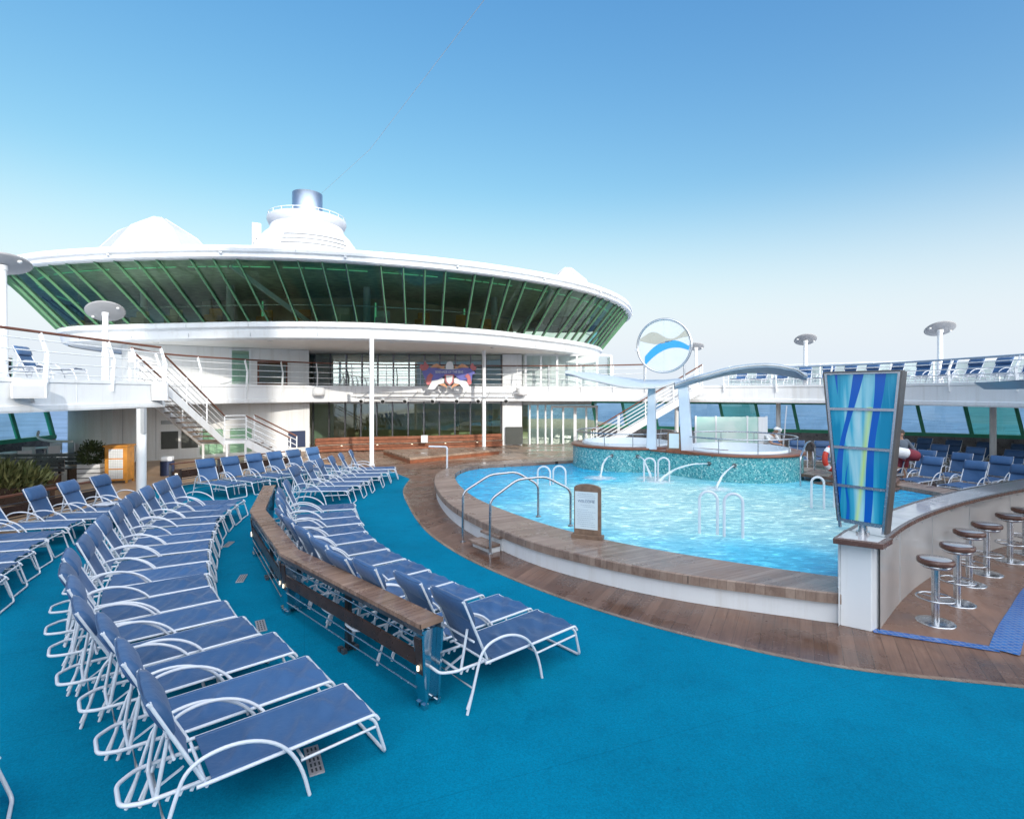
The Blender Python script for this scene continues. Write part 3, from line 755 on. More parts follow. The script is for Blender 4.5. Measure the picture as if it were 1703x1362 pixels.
# ------------------------------------------------------------------ the observation lounge
Tp = [(-23.5, 42), (-24.3, 34), (-23.9, 28.4), (-22.3, 24.3), (-20.4, 21.95), (-18.0, 20.6), (-14.28, 19.75), (-9.81, 19.5), (-5.67, 20.25), (-1.27, 22.15), (2.76, 25.3), (5.4, 29.0), (6.95, 33), (7.5, 37), (6.5, 44)]
Bp = [(-21.6, 42), (-22.2, 34), (-21.6, 28), (-20.25, 24.2), (-18.6, 22.9), (-16.5, 22.35), (-13.2, 21.75), (-9.4, 21.35), (-5.8, 21.75), (-1.55, 23.8), (1.5, 27.0), (3.7, 29.9), (5.45, 33.7), (5.9, 37.5), (4.8, 44)]
NL = 160
T = smooth2(Tp, NL); Bt = smooth2(Bp, NL)
zT, zBm = 7.68, 5.70
lounge = thing('observation_lounge', 'huge white oval lounge with a leaning band of dark green windows above the pool', 'lounge', (-8, 30, 5))
def LG(mb, name, m, **k): return at(mb.build(name, M[m], **k), lounge)
g = MB(); g.strip([(p.x, p.y, zBm) for p in Bt], [(p.x, p.y, zT) for p in T], False, True); LG(g, 'window_band', 'lounge_glass')
LT = [0]
for i in range(1, NL): LT.append(LT[-1] + (T[i] - T[i - 1]).length)
NM = 70
for k in range(NM + 1):
    i = min(NL - 1, round(k / NM * (NL - 1)))
    LG(MB().beam((Bt[i].x, Bt[i].y, zBm), (T[i].x, T[i].y, zT), .06, .06, (Bt[i].x + 8, Bt[i].y - 34, 0)), 'mullion', 'dark_steel')
    # green fin added outside the glass at each mullion to catch the sun
    a = Vector((Bt[i].x, Bt[i].y, zBm)); b_ = Vector((T[i].x, T[i].y, zT)); s_ = offset(T, -1)[i] - T[i]; s_.z = 0; s_.normalize()
    fin = MB().slab([a - s_ * .01, b_ - s_ * .01, b_ - s_ * .15, a - s_ * .13], .03)
    LG(fin, 'window_fin', 'green_fin')
roof = MB(); sweep(roof, T, [(-.05, zT), (.22, zT + .0), (.30, zT + .05), (.30, zT + .13), (.22, zT + .15), (.22, zT + .2), (.34, zT + .24), (.38, zT + .34), (.30, zT + .46), (-.6, zT + .62), (-2.0, zT + .72)], smooth=True)
LG(roof, 'roof_edge', 'white')
RI = offset(T, -1.9); LG(MB().prism([(p.x, p.y) for p in RI[::4]], zT + .45, zT + .70), 'roof_top', 'white')
base = MB(); sweep(base, Bt, [(-.25, zBm + .0), (.06, zBm), (.10, zBm - .05), (.08, zBm - .2), (-.02, zBm - .25), (-.10, zBm - .27), (-.10, zBm - .31), (-.02, zBm - .34), (-.12, zBm - .62), (-.3, zBm - .70)], smooth=True); LG(base, 'base_ring', 'white')
BI = offset(Bt, -.28); LG(MB().prism([(p.x, p.y) for p in BI[::4]], 5.03, 5.08), 'soffit', 'soffit')
LG(MB().prism([(p.x, p.y) for p in offset(Bt, -.2)[::4]], 5.62, 5.68), 'floor', 'brown_room')
LG(MB().prism([(p.x, p.y) for p in offset(T, -.1)[::4]], zT + .02, zT + .06), 'ceiling', 'dark_ceiling')
bw = MB(); IW = offset(Bt, -6.0); sweep(bw, IW[26:134], [(0, 5.68), (0, zT)], smooth=True); LG(bw, 'inner_wall', 'brown_room')
for k in range(14, NM - 10):
    i = round((k + .5) / NM * (NL - 1)); t0 = offset(T, -.9)
    j = min(NL - 1, i + 1); p = t0[i - 1]; q = t0[j]
    LG(MB().beam(p.lerp(q, .1) + Vector((0, 0, zT - .04)), q + Vector((0, 0, zT - .04)), .05, .03), 'strip_light', 'green_lamp')
for (x, y) in ((-12.6, 24.2), (-6.6, 24.6), (-.9, 27.2), (-17, 25)):
    LG(MB().cyl((x, y, 5.68), .16, 2.0, 16), 'column', 'pale_grey')
for (x, y) in ((-10.6, 23.0), (-5.9, 23.4), (-2.2, 25.0)):
    LG(MB().cyl((x, y, 5.68), .06, 1.1, 10, .03), 'lamp_rod', 'green_lamp')
for k in range(14):
    a = IW[44 + k * 5]; o_ = (Bt[44 + k * 5] - a).normalized(); c = Bt[44 + k * 5] - o_ * random.uniform(.9, 2.2)
    ch = MB().box((c.x, c.y, 5.68 + .24), (.55, .55, .42), random.uniform(0, 3)).box((c.x, c.y + .22, 5.68 + .5), (.55, .12, .55), 0)
    LG(ch, 'armchair', random.choice(['orange', 'brown_room', 'pale_grey']), bevel=.05)
hr = MB(); HI = offset(Bt, -.55); hr.tube([(p.x, p.y, 6.45) for p in HI[20:140:2]], .022, 6); LG(hr, 'inner_rail', 'steel')
LG(MB().beam((-10.6, 20.4, 7.68), (-8.3, 22.5, 5.72), .16, .16), 'brace', 'white'); LG(MB().beam((1.9, 25.2, 7.68), (.2, 27.2, 5.72), .22, .16), 'brace', 'white')

# round columns carrying the lounge
for i, (x, y, r_, top, lab) in enumerate(((-10.58, 15.45, .125, ZB - .02, 'white round column under the upper deck beside the left-hand loungers'),
                                    (-5.6, 21.6, .088, 5.05, 'thin white column standing left of the low stage, under the lounge'),
                                    (-1.42, 27.4, .095, 5.05, 'thin white column standing right of the low stage, under the lounge'))):
    t = thing('column', lab, 'column', (x, y, 0))
    at(MB().cyl((x, y, 0), r_, top, 24).build('shaft', M['white']), t)
    at(MB().cyl((x, y, 0), r_ + .04, .04, 24).build('base_plate', M['white']), t)
    if i == 0: at(MB().box((x + .10, y - .06, 2.1), (.10, .12, .72)).build('conduit', M['grey']), t)
for k, (x, y) in enumerate(((12.6, 25.6), (17.6, 19.8), (20.6, 21.5), (8.4, 27.6))):
    t = thing('column', 'thin white column under the right upper deck, ' + ['behind the frosted screen', 'among the blue loungers', 'close to the green windows behind the loungers', 'behind the right stairs'][k], 'column', (x, y, 0))
    at(MB().cyl((x, y, 0), .10, ZB - .01, 20).build('shaft', M['white']), t)
    at(MB().cyl((x, y, 0), .14, .03, 20).build('base_plate', M['white']), t)

# ------------------------------------------------------------------ funnel and domes behind the roof
fun = thing('ship_funnel', 'white louvred ship funnel with a collar and shiny steel stacks behind the lounge roof', 'funnel', (-19, 50, 8))
fx, fy = -18.9, 50
at(MB().lathe((fx, fy, 0), [(5.5, 8), (5.35, 14), (4.95, 16.0), (4.5, 17.0), (3.8, 18.0), (3.3, 18.5), (3.15, 19.0)], 48).build('casing', M['white']), fun)
for k in range(6):
    z = 15.2 + k * .42; r_ = [5.13, 5.03, 4.92, 4.74, 4.55, 4.32][k]
    pts = arc((fx, fy), r_ + .02, R(-95), R(-25), 20, z); at(MB().tube(pts, .07, 6).build('louvre', M['louvre']), fun)
    pts = arc((fx, fy), r_ + .02, R(-170), R(-140), 8, z); at(MB().tube(pts, .07, 6).build('louvre', M['louvre']), fun)
at(MB().box((fx - 3.6, fy - 2.4, 16.0), (.7, .5, 5.4), .6).build('casing_rib', M['white']), fun)
at(MB().lathe((fx, fy, 0), [(2.9, 18.75), (3.25, 19.0), (3.45, 19.45), (3.45, 19.7), (3.2, 19.75), (0, 19.75)], 48).build('collar', M['pale_grey']), fun)
cr = MB(); cr.tube(arc((fx, fy), 3.35, 0, 2 * math.pi, 40, 19.98), .03, 6)
for k in range(20):
    a = 2 * math.pi * k / 20; cr.tube([(fx + 3.35 * math.cos(a), fy + 3.35 * math.sin(a), 19.7), (fx + 3.35 * math.cos(a), fy + 3.35 * math.sin(a), 19.98)], .025, 5)
at(cr.build('collar_rail', M['white']), fun)
at(MB().lathe((fx, fy, 0), [(1.33, 19.7), (1.33, 22.15), (1.25, 22.17), (1.22, 20.5), (0, 20.5)], 40).build('stack', M['chrome']), fun)
for dx, h_ in ((-1.85, 20.9), (-1.55, 21.4)):
    at(MB().lathe((fx + dx, fy + 1.2, 0), [(.32, 19.7), (.32, h_), (.25, h_), (0, h_ - .3)], 20).build('small_stack', M['dark_steel']), fun)
at(MB().beam((-22.75, 46.5, 14.2), (-22.45, 46.5, 15.9), .4, .3).build('vent_pipe', M['white']), fun)
for o_ in fun.children: o_.location.z -= .95
# faceted domes
def dome(label, c, prof, n, rot, sx=1.0):
    t = thing('roof_dome', label, 'dome', (c[0], c[1], c[2]))
    mb = MB(); vs = []; fs = []
    for r_, z in prof:
        for k in range(n):
            a = rot + 2 * math.pi * k / n; vs.append((c[0] + r_ * sx * math.cos(a), c[1] + r_ * math.sin(a), c[2] + z))
    for i in range(len(prof) - 1):
        for k in range(n): fs.append((i * n + k, i * n + (k + 1) % n, (i + 1) * n + (k + 1) % n, (i + 1) * n + k))
    mb.add(vs, fs); mb.add(vs[-n:], [tuple(range(n))]); at(mb.build('shell', M['dome']), t)
    seam = MB()
    for k in range(n):
        a = rot + 2 * math.pi * k / n
        seam.tube([(c[0] + r_ * sx * math.cos(a), c[1] + r_ * math.sin(a), c[2] + z) for r_, z in prof], .03, 5)
    at(seam.build('rib', M['pale_grey']), t)
    at(MB().box((c[0] - .3, c[1] - prof[-2][0] * .72, c[2] + prof[-2][1] + .05), (.5, .2, .12)).build('hatch', M['grey']), t)
dome('large white faceted dome on the lounge roof, left of the funnel', (-20.9, 32, 7.9), [(4.3, 0), (3.5, 2.5), (2.0, 4.3), (.35, 5.3)], 6, R(-96))
dome('small white faceted dome at the right end of the lounge roof', (3.75, 36.5, 7.2), [(2.7, 0), (2.1, 1.8), (1.2, 3.3), (.25, 4.1)], 6, R(-70))
# aerial wire running forward from the funnel
w = MB(); w.tube([(-17.6, 50, 21.3), (-9.2, 35, 18.6), (-1.03, 20, 17.4), (9.9, 0, 17.6)], .012, 5)
tag(w.build('aerial_wire', M['grey']), 'thin aerial wire crossing the sky from the funnel', 'wire')
# the forward superstructure that shades the pool (behind the viewpoint)
fw = thing('forward_superstructure', 'tall white superstructure across the ship at the near end of the pool deck', 'superstructure', (4, -6, 0))
ua = math.atan2(.36, .93)
cx, cy = 3.5 + .36 * 34, -.93 * 34
at(MB().box((cx, cy, 9.6), (48, 6.0, 19.2), ua).build('wall', M['white_wall']), fw)
at(MB().box((cx, cy + .1, 12.6), (44, 6.2, 1.5), ua).build('window_band', M['wall_glass']), fw)
at(MB().box((cx, cy, 19.35), (49, 7.0, .3), ua).build('roof', M['white']), fw)
at(MB().box((cx - 1.5, cy, 26), (1.6, 1.6, 13), ua).build('mast', M['white']), fw)
at(MB().box((cx - 1.5, cy, 27.5), (8.0, 1.2, 1.0), ua).build('mast_arm', M['white']), fw)
sm = MB()
for k in range(4, len(op) - 3, 5):
    p = op[k]; q = offset(op, .004)[k]; sm.box((q.x, q.y, (ZB + ZT) / 2 + .04), (.012, .012, ZT - ZB - .16))
fs_ = sm.build('fascia_seams', M['pale_grey']); fs_['kind'] = 'structure'
sm = MB()
for k in range(12, 148, 7):
    q = offset(Bt, .092)[k]; sm.box((q.x, q.y, zBm - .12), (.012, .012, .16)); q = offset(Bt, -.06)[k]; sm.box((q.x, q.y, zBm - .46), (.012, .03, .22))
    q = offset(T, .385)[k]; sm.box((q.x, q.y, zT + .30), (.012, .012, .10))
LG(sm, 'plate_seams', 'grey')
for k in range(16, 146, 10):
    q = offset(T, .36)[k]; LG(MB().lathe((q.x, q.y, zT + .16), [(0, -.05), (.05, -.04), (.05, .04), (0, .05)], 10), 'edge_light', 'pale_grey')
for k in range(20, 140, 14):
    q = offset(Bt, -.9)[k]; LG(MB().cyl((q.x, q.y, 5.0), .11, .028, 14), 'downlight', 'lamp_off')
# ================================================================== sun loungers
SH = .37
def make_lounger():
    root = thing('sun_lounger', 'lounger', 'sun lounger')
    fw_, fab = M['frame_white'], M['fabric']
    def part(mb, name, m, parent=root): return mb.build(name, m, parent)
    # seat sling, sagging between the side rails with a few creases
    nx, ny = 44, 12; vs = []; fs = []
    rnd = random.Random(3); cr = [(rnd.uniform(.08, 1.12), rnd.uniform(-.9, .9), rnd.choice((-1, 1, 1)) * rnd.uniform(.012, .028), rnd.uniform(.05, .12)) for _ in range(16)]
    for i in range(nx + 1):
        x = .03 + 1.12 * i / nx
        for j in range(ny + 1):
            t = j / ny * 2 - 1; y = t * .272
            z = SH + .006 - .028 * (1 - t * t) * (1 - abs(2 * i / nx - 1) ** 4)
            for cx_, sl, am, wd in cr: z += am * math.exp(-((x - cx_ - sl * y) / (wd * .45)) ** 2) * (1 - t * t)
            vs.append((x, y, z))
    for i in range(nx):
        for j in range(ny):
            a = i * (ny + 1) + j; fs.append((a, a + ny + 1, a + ny + 2, a + 1))
    part(MB().add(vs, fs, True).tube([(.03, -.272, SH), (1.15, -.272, SH)], .017, 6).tube([(.03, .272, SH), (1.15, .272, SH)], .017, 6), 'seat', fab)
    # backrest plane
    ba = R(64); bd = Vector((-math.cos(ba), 0, math.sin(ba))); bn = Vector((math.sin(ba), 0, math.cos(ba)))
    def bp(s, y, o=0): return Vector((-.02, y, SH + .02)) + bd * s + bn * o
    vs = []; fs = []
    for i in range(17):
        for j in range(9):
            t = j / 4 - 1; s = .03 + .64 * i / 16; vs.append(bp(s, t * .255, -.022 * (1 - t * t) + .006 * math.sin(s * 20 + t * 2) * (1 - t * t)))
    for i in range(16):
        for j in range(8):
            a = i * 9 + j; fs.append((a, a + 1, a + 10, a + 9))
    b = part(MB().add(vs, fs, True), 'backrest', fab)
    # padded headrest folded over the top bar
    prof = [(.39, .012), (.41, .042), (.49, .064), (.57, .062), (.635, .046), (.668, .008), (.658, -.03), (.59, -.04), (.50, -.034), (.44, -.012)]
    vs = []; fs = []
    for j in range(9):
        t = j / 4 - 1; k = 1 - .25 * t ** 4
        for s, o in prof: vs.append(bp(s + .004 * math.sin(9 * t), t * .268, o * k))
    n = len(prof)
    for j in range(8):
        for i in range(n): fs.append((j * n + i, (j + 1) * n + i, (j + 1) * n + (i + 1) % n, j * n + (i + 1) % n))
    fs += [tuple(range(n)), tuple(reversed([8 * n + i for i in range(n)]))]
    part(MB().add(vs, fs, True), 'headrest_pillow', fab, b)
    # frame
    f = MB()
    for s in (-1, 1):
        f.tube(fillet([(-.06, s * .29, SH), (.6, s * .29, SH), (1.17, s * .29, SH), (1.20, s * .29, SH - .05)], .03, 3), .0132, 8)
        f.tube([(.60, s * .285, SH - .115), (1.19, s * .285, SH - .10)], .011, 6)
    f.tube([(1.18, -.285, SH - .02), (1.18, .285, SH - .02)], .012, 6); f.tube([(.0, -.285, SH - .02), (.0, .285, SH - .02)], .012, 6); f.tube([(.62, -.285, SH - .115), (.62, .285, SH - .115)], .011, 6)
    part(f, 'seat_frame', fw_)
    bf_ = MB()
    for s in (-1, 1): bf_.tube([bp(0, s * .262), bp(.655, s * .262)], .0132, 8)
    bf_.tube([bp(.64, -.262), bp(.64, .262)], .014, 8); bf_.tube([bp(.25, -.262, -.055), bp(.25, .262, -.055)], .011, 6)
    for s in (-1, 1): bf_.tube([bp(.645, s * .262), bp(.665, s * .262)], .016, 8)
    part(bf_, 'back_frame', fw_)
    # arm loops that run down to the floor at both ends
    for s in (-1, 1):
        pts = [(-.30, s * .33, .0), (-.235, s * .33, .20), (-.17, s * .33, .41), (-.13, s * .33, .50), (-.06, s * .33, .555), (.05, s * .33, .58), (.18, s * .33, .575), (.32, s * .328, .53), (.44, s * .325, .45), (.53, s * .32, .34), (.60, s * .318, .19), (.65, s * .315, .0)]
        part(MB().tube(catmull(pts, 3), .0132, 8), 'armrest', fw_)
    # foot loop
    part(MB().tube(fillet([(1.11, -.288, SH), (1.17, -.288, SH - .05), (1.27, -.27, .02), (1.27, .27, .02), (1.17, .288, SH - .05), (1.11, .288, SH)], .05, 4), .0132, 8), 'foot_leg', fw_)
    # recline rack: a loop behind the hinge with notched teeth and a prop bar
    rk = MB(); rk.tube(fillet([(.06, -.20, SH - .03), (-.33, -.20, SH - .02), (-.45, -.12, SH - .03), (-.45, .12, SH - .03), (-.33, .20, SH - .02), (.06, .20, SH - .03)], .05, 4), .014, 8)
    for s in (-1, 1):
        for k in range(4): rk.beam((-.06 - k * .068, s * .20, SH - .03), (-.075 - k * .068, s * .20, SH - .062), .012, .02)
    rk.tube([(-.30, -.33, .05), (-.23, -.33, .21), (-.23, .33, .21), (-.30, .33, .05)], .013, 6)
    part(rk, 'recline_rack', fw_)
    pr = MB(); pr.tube(fillet([bp(.36, -.20, -.03), (-.27, -.185, SH - .05), (-.27, .185, SH - .05), bp(.36, .20, -.03)], .04, 4), .013, 8); pr.beam((-.235, .12, .215), (-.09, .02, SH - .02), .03, .012)
    part(pr, 'prop_bar', fw_)
    return root
JR = random.Random(21)
LOUNGER = make_lounger(); used = [False]
def place(x, y, ang, z, label, group):
    if not used[0]: o = LOUNGER; used[0] = True
    else: o = copy_tree(LOUNGER)
    ang += JR.uniform(-.026, .026)
    o.location = (x + JR.uniform(-.02, .02), y + JR.uniform(-.02, .02), z); o.rotation_euler = (0, 0, ang)
    k = JR.uniform(-.05, .05); hinge = Vector((-.02, 0, SH + .02)); rm_ = Matrix.Rotation(k, 3, 'Y')
    for ch in o.children:                       # each back is set a touch differently
        if ch.name.split('.')[0] in ('backrest', 'back_frame'): ch.rotation_euler = (0, k, 0); ch.location = hinge - rm_ @ hinge
    o['label'] = label; o['group'] = group; o['category'] = 'sun lounger'
    return o
def from_foot(pts, angs):
    out = []
    for (fx_, fy_), a in zip(pts, angs):
        d = Vector((math.cos(R(a)), math.sin(R(a)))); n = Vector((-d.y, d.x)); h = Vector((fx_, fy_)) - d * 1.17 + n * .29; out.append((h.x, h.y, R(a)))
    return out
rowA = from_foot([(-1.092, 4.264), (-1.605, 4.744), (-2.110, 5.283), (-2.621, 5.650), (-3.103, 6.105), (-3.550, 6.581), (-3.928, 7.050), (-4.250, 7.590), (-4.549, 8.132), (-4.861, 8.724), (-5.153, 9.294), (-5.432, 9.857), (-5.730, 10.493), (-5.940, 11.080), (-6.073, 11.641), (-6.206, 12.209)],
                 [41, 41, 41, 41, 39, 37, 35, 32, 30, 28, 26, 24, 21, 17, 13, 11])
rowB = from_foot([(0.629, 5.809), (0.154, 6.307), (-0.415, 6.737), (-0.851, 7.194), (-1.261, 7.693), (-1.682, 8.161), (-2.085, 8.707), (-2.422, 9.275), (-2.694, 9.815), (-2.958, 10.421), (-3.216, 11.027), (-3.475, 11.737)],
                 [41, 42, 43, 43, 42, 39, 36, 32, 28, 25, 22, 18])
for i, (x, y, a) in enumerate(rowA):
    l = 'nearest blue sling lounger, front end of the long row left of the divider' if i == 0 else 'blue sling lounger, %s from front in the long row left of the divider' % ORD[i]
    if i == 15: l = 'rearmost blue sling lounger of the long row left of the wooden divider'
    place(x, y, a, .006, l, 'loungers in the long row left of the divider')
for i, (x, y, a) in enumerate(rowB):
    l = 'blue sling lounger at the front end of the row poolside of the divider' if i == 0 else 'blue sling lounger, %s from front in the row poolside of the divider' % ORD[i]
    place(x + .07 * math.cos(a), y + .07 * math.sin(a), a, .006, l, 'loungers along the pool side of the divider')
def lerp_row(p0, p1, n, a0, a1): return [(p0[0] + (p1[0] - p0[0]) * k / max(1, n - 1), p0[1] + (p1[1] - p0[1]) * k / max(1, n - 1), R(a0 + (a1 - a0) * k / max(1, n - 1))) for k in range(n)]
# back row behind the divider: hinge points
for i, (x, y, a) in enumerate(lerp_row((-8.58, 15.4), (-6.75, 18.75), 6, -30, -26)):
    place(x, y, a, .006, 'blue sling lounger, %s from left in the back row by the left stairs' % ORD[i], 'loungers in the back row by the left stairs')
for i, (x, y, a) in enumerate(lerp_row((-5.42, 14.1), (-5.05, 17.9), 6, 3, 13)):
    place(x, y, a, .006, 'blue sling lounger, %s from front in the row by the teak ramp behind the divider' % ORD[i], 'loungers beyond the divider facing the pool ramp')
# far-left row
rowE = []
for (fx_, fy_), a in zip([(-6.62, 7.02), (-7.000, 7.632), (-7.351, 8.233), (-7.692, 8.847), (-7.938, 9.457), (-8.228, 10.235), (-8.05, 10.95), (-8.0, 11.65), (-7.95, 12.4)], [24, 23, 21, 20, 18, 15, 11, 8, 5]):
    d = Vector((math.cos(R(a)), math.sin(R(a)))); n = Vector((-d.y, d.x)); h = Vector((fx_, fy_)) - d * 1.30 + n * .22; rowE.append((h.x, h.y, R(a)))
for i, (x, y, a) in enumerate(rowE):
    place(x, y, a, .006, 'blue sling lounger, %s from front in the far left row' % ORD[i], 'loungers in the row at the far left')
place(-4.40, 2.86, R(38), .006, 'blue lounger cut off by the lower left corner, only its foot end showing', 'loungers in the row at the far left')
# right of the pool
nR = 0
for r_, (p0, p1, n, a0, a1, nm) in enumerate((((11.85, 16.9), (13.7, 13.2), 5, 208, 208, 'front'), ((13.0, 18.6), (15.9, 13.6), 7, 208, 208, 'second'), ((14.9, 20.6), (18.2, 15.2), 7, 208, 208, 'third'), ((16.5, 23.4), (20.8, 16.6), 9, 208, 208, 'back'))):
    for i, (x, y, a) in enumerate(lerp_row(p0, p1, n, a0, a1)):
        place(x, y, a, .006, 'blue sling lounger, %s from far end of the %s row right of the pool' % (ORD[i], nm), 'loungers in rows right of the pool')
for i, (x, y, a) in enumerate(lerp_row((10.55, 21.9), (12.9, 20.75), 4, 246, 240)):
    place(x, y, a, .006, 'blue sling lounger, %s from the left behind the life ring, left of the painted lantern' % ORD[i], 'loungers behind the life ring')
# upper deck
up_path = resample([Vector((*p, 0)) for p in [(11.6, 27.4), (14.6, 25.2), (16.7, 21.4), (17.5, 17.2), (17.6, 13.4)]], 18)
for i, p in enumerate(up_path):
    q = up_path[min(17, i + 1)] - up_path[max(0, i - 1)]; a = math.atan2(q.y, q.x) - math.pi / 2
    place(p.x, p.y, a, ZT, 'blue lounger, %s from the left behind the railing of the right upper deck' % ORD[i], 'loungers on the right upper deck')
for i, (x, y) in enumerate(((-13.1, 13.6), (-13.2, 14.9))):
    place(x, y, R(10), ZT, ['blue lounger behind the left upper railing, nearer the picture edge', 'blue lounger behind the left upper railing, nearer the lamp post'][i], 'loungers on the left upper deck')

# ------------------------------------------------------------------ the wooden divider
dv = thing('deck_divider', 'angled divider with wide wooden top board on dark steel posts between the lounger rows', 'divider', (-.7, 5.0, 0))
dl = [Vector((-.735, 4.99, 0)), Vector((-2.95, 7.19, 0)), Vector((-4.55, 9.70, 0)), Vector((-5.49, 12.27, 0))]
tb = MB(); sweep(tb, dl, [(-.135, .757), (-.135, .80), (.115, .80), (.115, .757), (-.135, .757)], smooth=False)
for p, q in ((dl[0], dl[1]), (dl[3], dl[2])):
    d = (p - q).normalized(); n = Vector((d.y, -d.x, 0)) * .125; e = p
    tb.add([(e + n) + Vector((0, 0, .755)), (e - n) + Vector((0, 0, .755)), (e - n) + Vector((0, 0, .80)), (e + n) + Vector((0, 0, .80))], [(0, 1, 2, 3)])
at(tb.build('top_board', M['rail_wood'], bevel=.006), dv)
ed = MB(); sweep(ed, dl, [(-.115, .70), (-.115, .754), (.10, .754), (.10, .70)], smooth=False); at(ed.build('steel_channel', M['dark_steel']), dv)
def dpost(p, d, big, name='post'):
    n = Vector((d.y, -d.x, 0)); mb = MB()
    for s in (-1, 1):
        o = n * (s * .09)
        if big:
            mb.beam((p.x + o.x * 1.25, p.y + o.y * 1.25, .70), (p.x + o.x * .75, p.y + o.y * .75, .03), .02, .14, d)
        else: mb.beam((p.x, p.y, .70), (p.x, p.y, .02), .05, .07, d)
        for k in (-.04, .04): mb.box((p.x + o.x * .8 + d.x * k, p.y + o.y * .8 + d.y * k, .03), (.05, .05, .05), math.atan2(d.y, d.x))
    if big:
        mb.slab([(p.x - n.x * .10, p.y - n.y * .10, .70), (p.x + n.x * .10, p.y + n.y * .10, .70), (p.x + n.x * .06, p.y + n.y * .06, .05), (p.x - n.x * .06, p.y - n.y * .06, .05)], .012)
    o = at(mb.build(name, M['mirror' if big else 'dark_steel']), dv)
    return o
for i in range(3):
    a, b_ = dl[i], dl[i + 1]; d = (b_ - a).normalized(); n = Vector((d.y, -d.x, 0)); L = (b_ - a).length
    e0 = a + d * .06; e1 = b_ - d * .07; mid = a.lerp(b_, .5)
    for p in (e0, e1):
        po = dpost(p, d, True)
        pl_ = MB(); q = p - n * .125
        pl_.beam((q.x, q.y, .66), (q.x + n.x * .06, q.y + n.y * .06, .06), .10, .012, n); pn = at(pl_.build('wood_cheek', M['teak_dark']), dv)
        lamp_z = .38; lq = q + n * .02
        lm = MB(); lm.box((lq.x - n.x * .012, lq.y - n.y * .012, lamp_z), (.022, .014, .045), math.atan2(d.y, d.x)); at(lm.build('marker_light', M['lamp']), dv)
    dpost(mid, d, False)
    for z, o in ((.64, -.10), (.30, -.10), (.17, -.09)):
        p0 = e0 + d * .06 + n * o; p1 = e1 - d * .06 + n * o; at(MB().tube([(p0.x, p0.y, z), (p1.x, p1.y, z)], .009, 6).build('rail', M['steel']), dv)
    p0 = e0 + d * .06 - n * .10; p1 = e1 - d * .06 - n * .10
    at(MB().beam((p0.x, p0.y, .46), (p1.x, p1.y, .46), .02, .14).build('rail_board', M['teak_dark']), dv)

def side_divider(label, P, h=.8):
    P = [Vector((*p, 0)) for p in P]; t = thing('deck_divider', label, 'divider', P[0])
    sw = MB(); sweep(sw, P, [(-.06, h - .03), (-.06, h), (.06, h), (.06, h - .03), (-.06, h - .03)], smooth=False); at(sw.build('top_board', M['hand_wood']), t)
    for z in (.15, .30, .45, .60):
        at(MB().tube([(p.x, p.y, z) for p in P], .014, 6).build('rail', M['dark_steel']), t)
    bd_ = MB(); sweep(bd_, P, [(-.02, .34), (-.02, .56), (.02, .56), (.02, .34)], smooth=False); at(bd_.build('rail_board', M['teak_dark']), t)
    L = sum((P[i] - P[i - 1]).length for i in range(1, len(P)))
    for p in resample(P, max(2, int(L / 1.3) + 1)): at(MB().box((p.x, p.y, h / 2 - .02), (.06, .06, h - .04)).build('post', M['dark_steel']), t)
    return t
side_divider('brown slatted divider with wooden top rail behind the far-left loungers', [(-10.5, 7.5), (-10.35, 10.9), (-9.95, 13.3)])
side_divider('brown slatted divider with steel top rail behind the back row of loungers', [(-10.1, 16.0), (-8.9, 18.3), (-7.8, 19.9)])
for i, (x, y, lab) in enumerate(((-13.55, 17.6, 'small brown light bollard glowing at the end of a bench near the left wall'), (-9.6, 15.55, 'small brown light bollard glowing in front of the back lounger row'))):
    t = thing('light_bollard', lab, 'bollard light', (x, y, 0))
    at(MB().box((x, y, .35), (.16, .12, .7)).build('post', M['teak_dark'], bevel=.01), t)
    at(MB().cyl((x, y - .075, .56), .035, .03, 12).build('light', M['lamp']), t)

# drain grates in the teal deck
for i, ((x, y), a, lab) in enumerate((((-1.559, 4.258), 40, 'pale perforated drain plate under the foot of the nearest lounger'), ((-3.112, 6.710), 42, 'pale drain plate at the feet of the lounger row, second nearest'),
                           ((-4.205, 8.419), 28, 'pale drain plate between the lounger row and the divider, third nearest'), ((-5.405, 10.316), 22, 'pale drain plate beside the middle of the divider, fourth nearest'), ((-7.398, 14.032), 12, 'pale drain plate near the far end of the divider, fifth nearest'))):
    t = thing('drain_grate', lab, 'drain grate', (x, y, .006), R(a + 78), 'drain plates in the teal deck')
    MB().box((0, 0, .006), (.36, .11, .012)).build('plate', M['grate'], t, bevel=.003)
    sl = MB()
    for i_ in range(5):
        for j_ in (-1, 0, 1): sl.box((-.13 + i_ * .065, j_ * .03, .0115), (.042, .014, .004))
    sl.build('slots', M['dark'], t)

# ------------------------------------------------------------------ bar counter, pillar, lantern, stools
bar = thing('bar_counter', 'long curved pool bar with pale panels and glossy stone counter', 'bar counter', (5, 7.2, 0))
cf = smooth2([(4.42, 6.50), (5.4, 7.42), (6.38, 8.2), (7.82, 9.15), (9.7, 10.2), (12.0, 11.35), (14.6, 12.4)], 60)
cb = smooth2([(4.02, 6.72), (4.9, 7.55), (5.85, 8.32), (7.35, 9.4), (9.25, 10.55), (11.7, 11.75), (14.4, 12.8)], 60)
zc = 1.10
ct = MB(); cft = [(p.x, p.y, zc) for p in cf]; cbt = [(p.x, p.y, zc) for p in cb]
ct.strip(cft, cbt, False, False); at(ct.build('counter_top', M['counter']), bar)
ce = MB()
for A_1, sgn in ((cf, 1), (cb, -1)):
    sweep(ce, A_1, [(-.03 * sgn, zc + .004), (.02 * sgn, zc + .004), (.02 * sgn, zc - .05), (-.06 * sgn, zc - .05)], smooth=False)
at(ce.build('counter_edge', M['counter_edge']), bar)
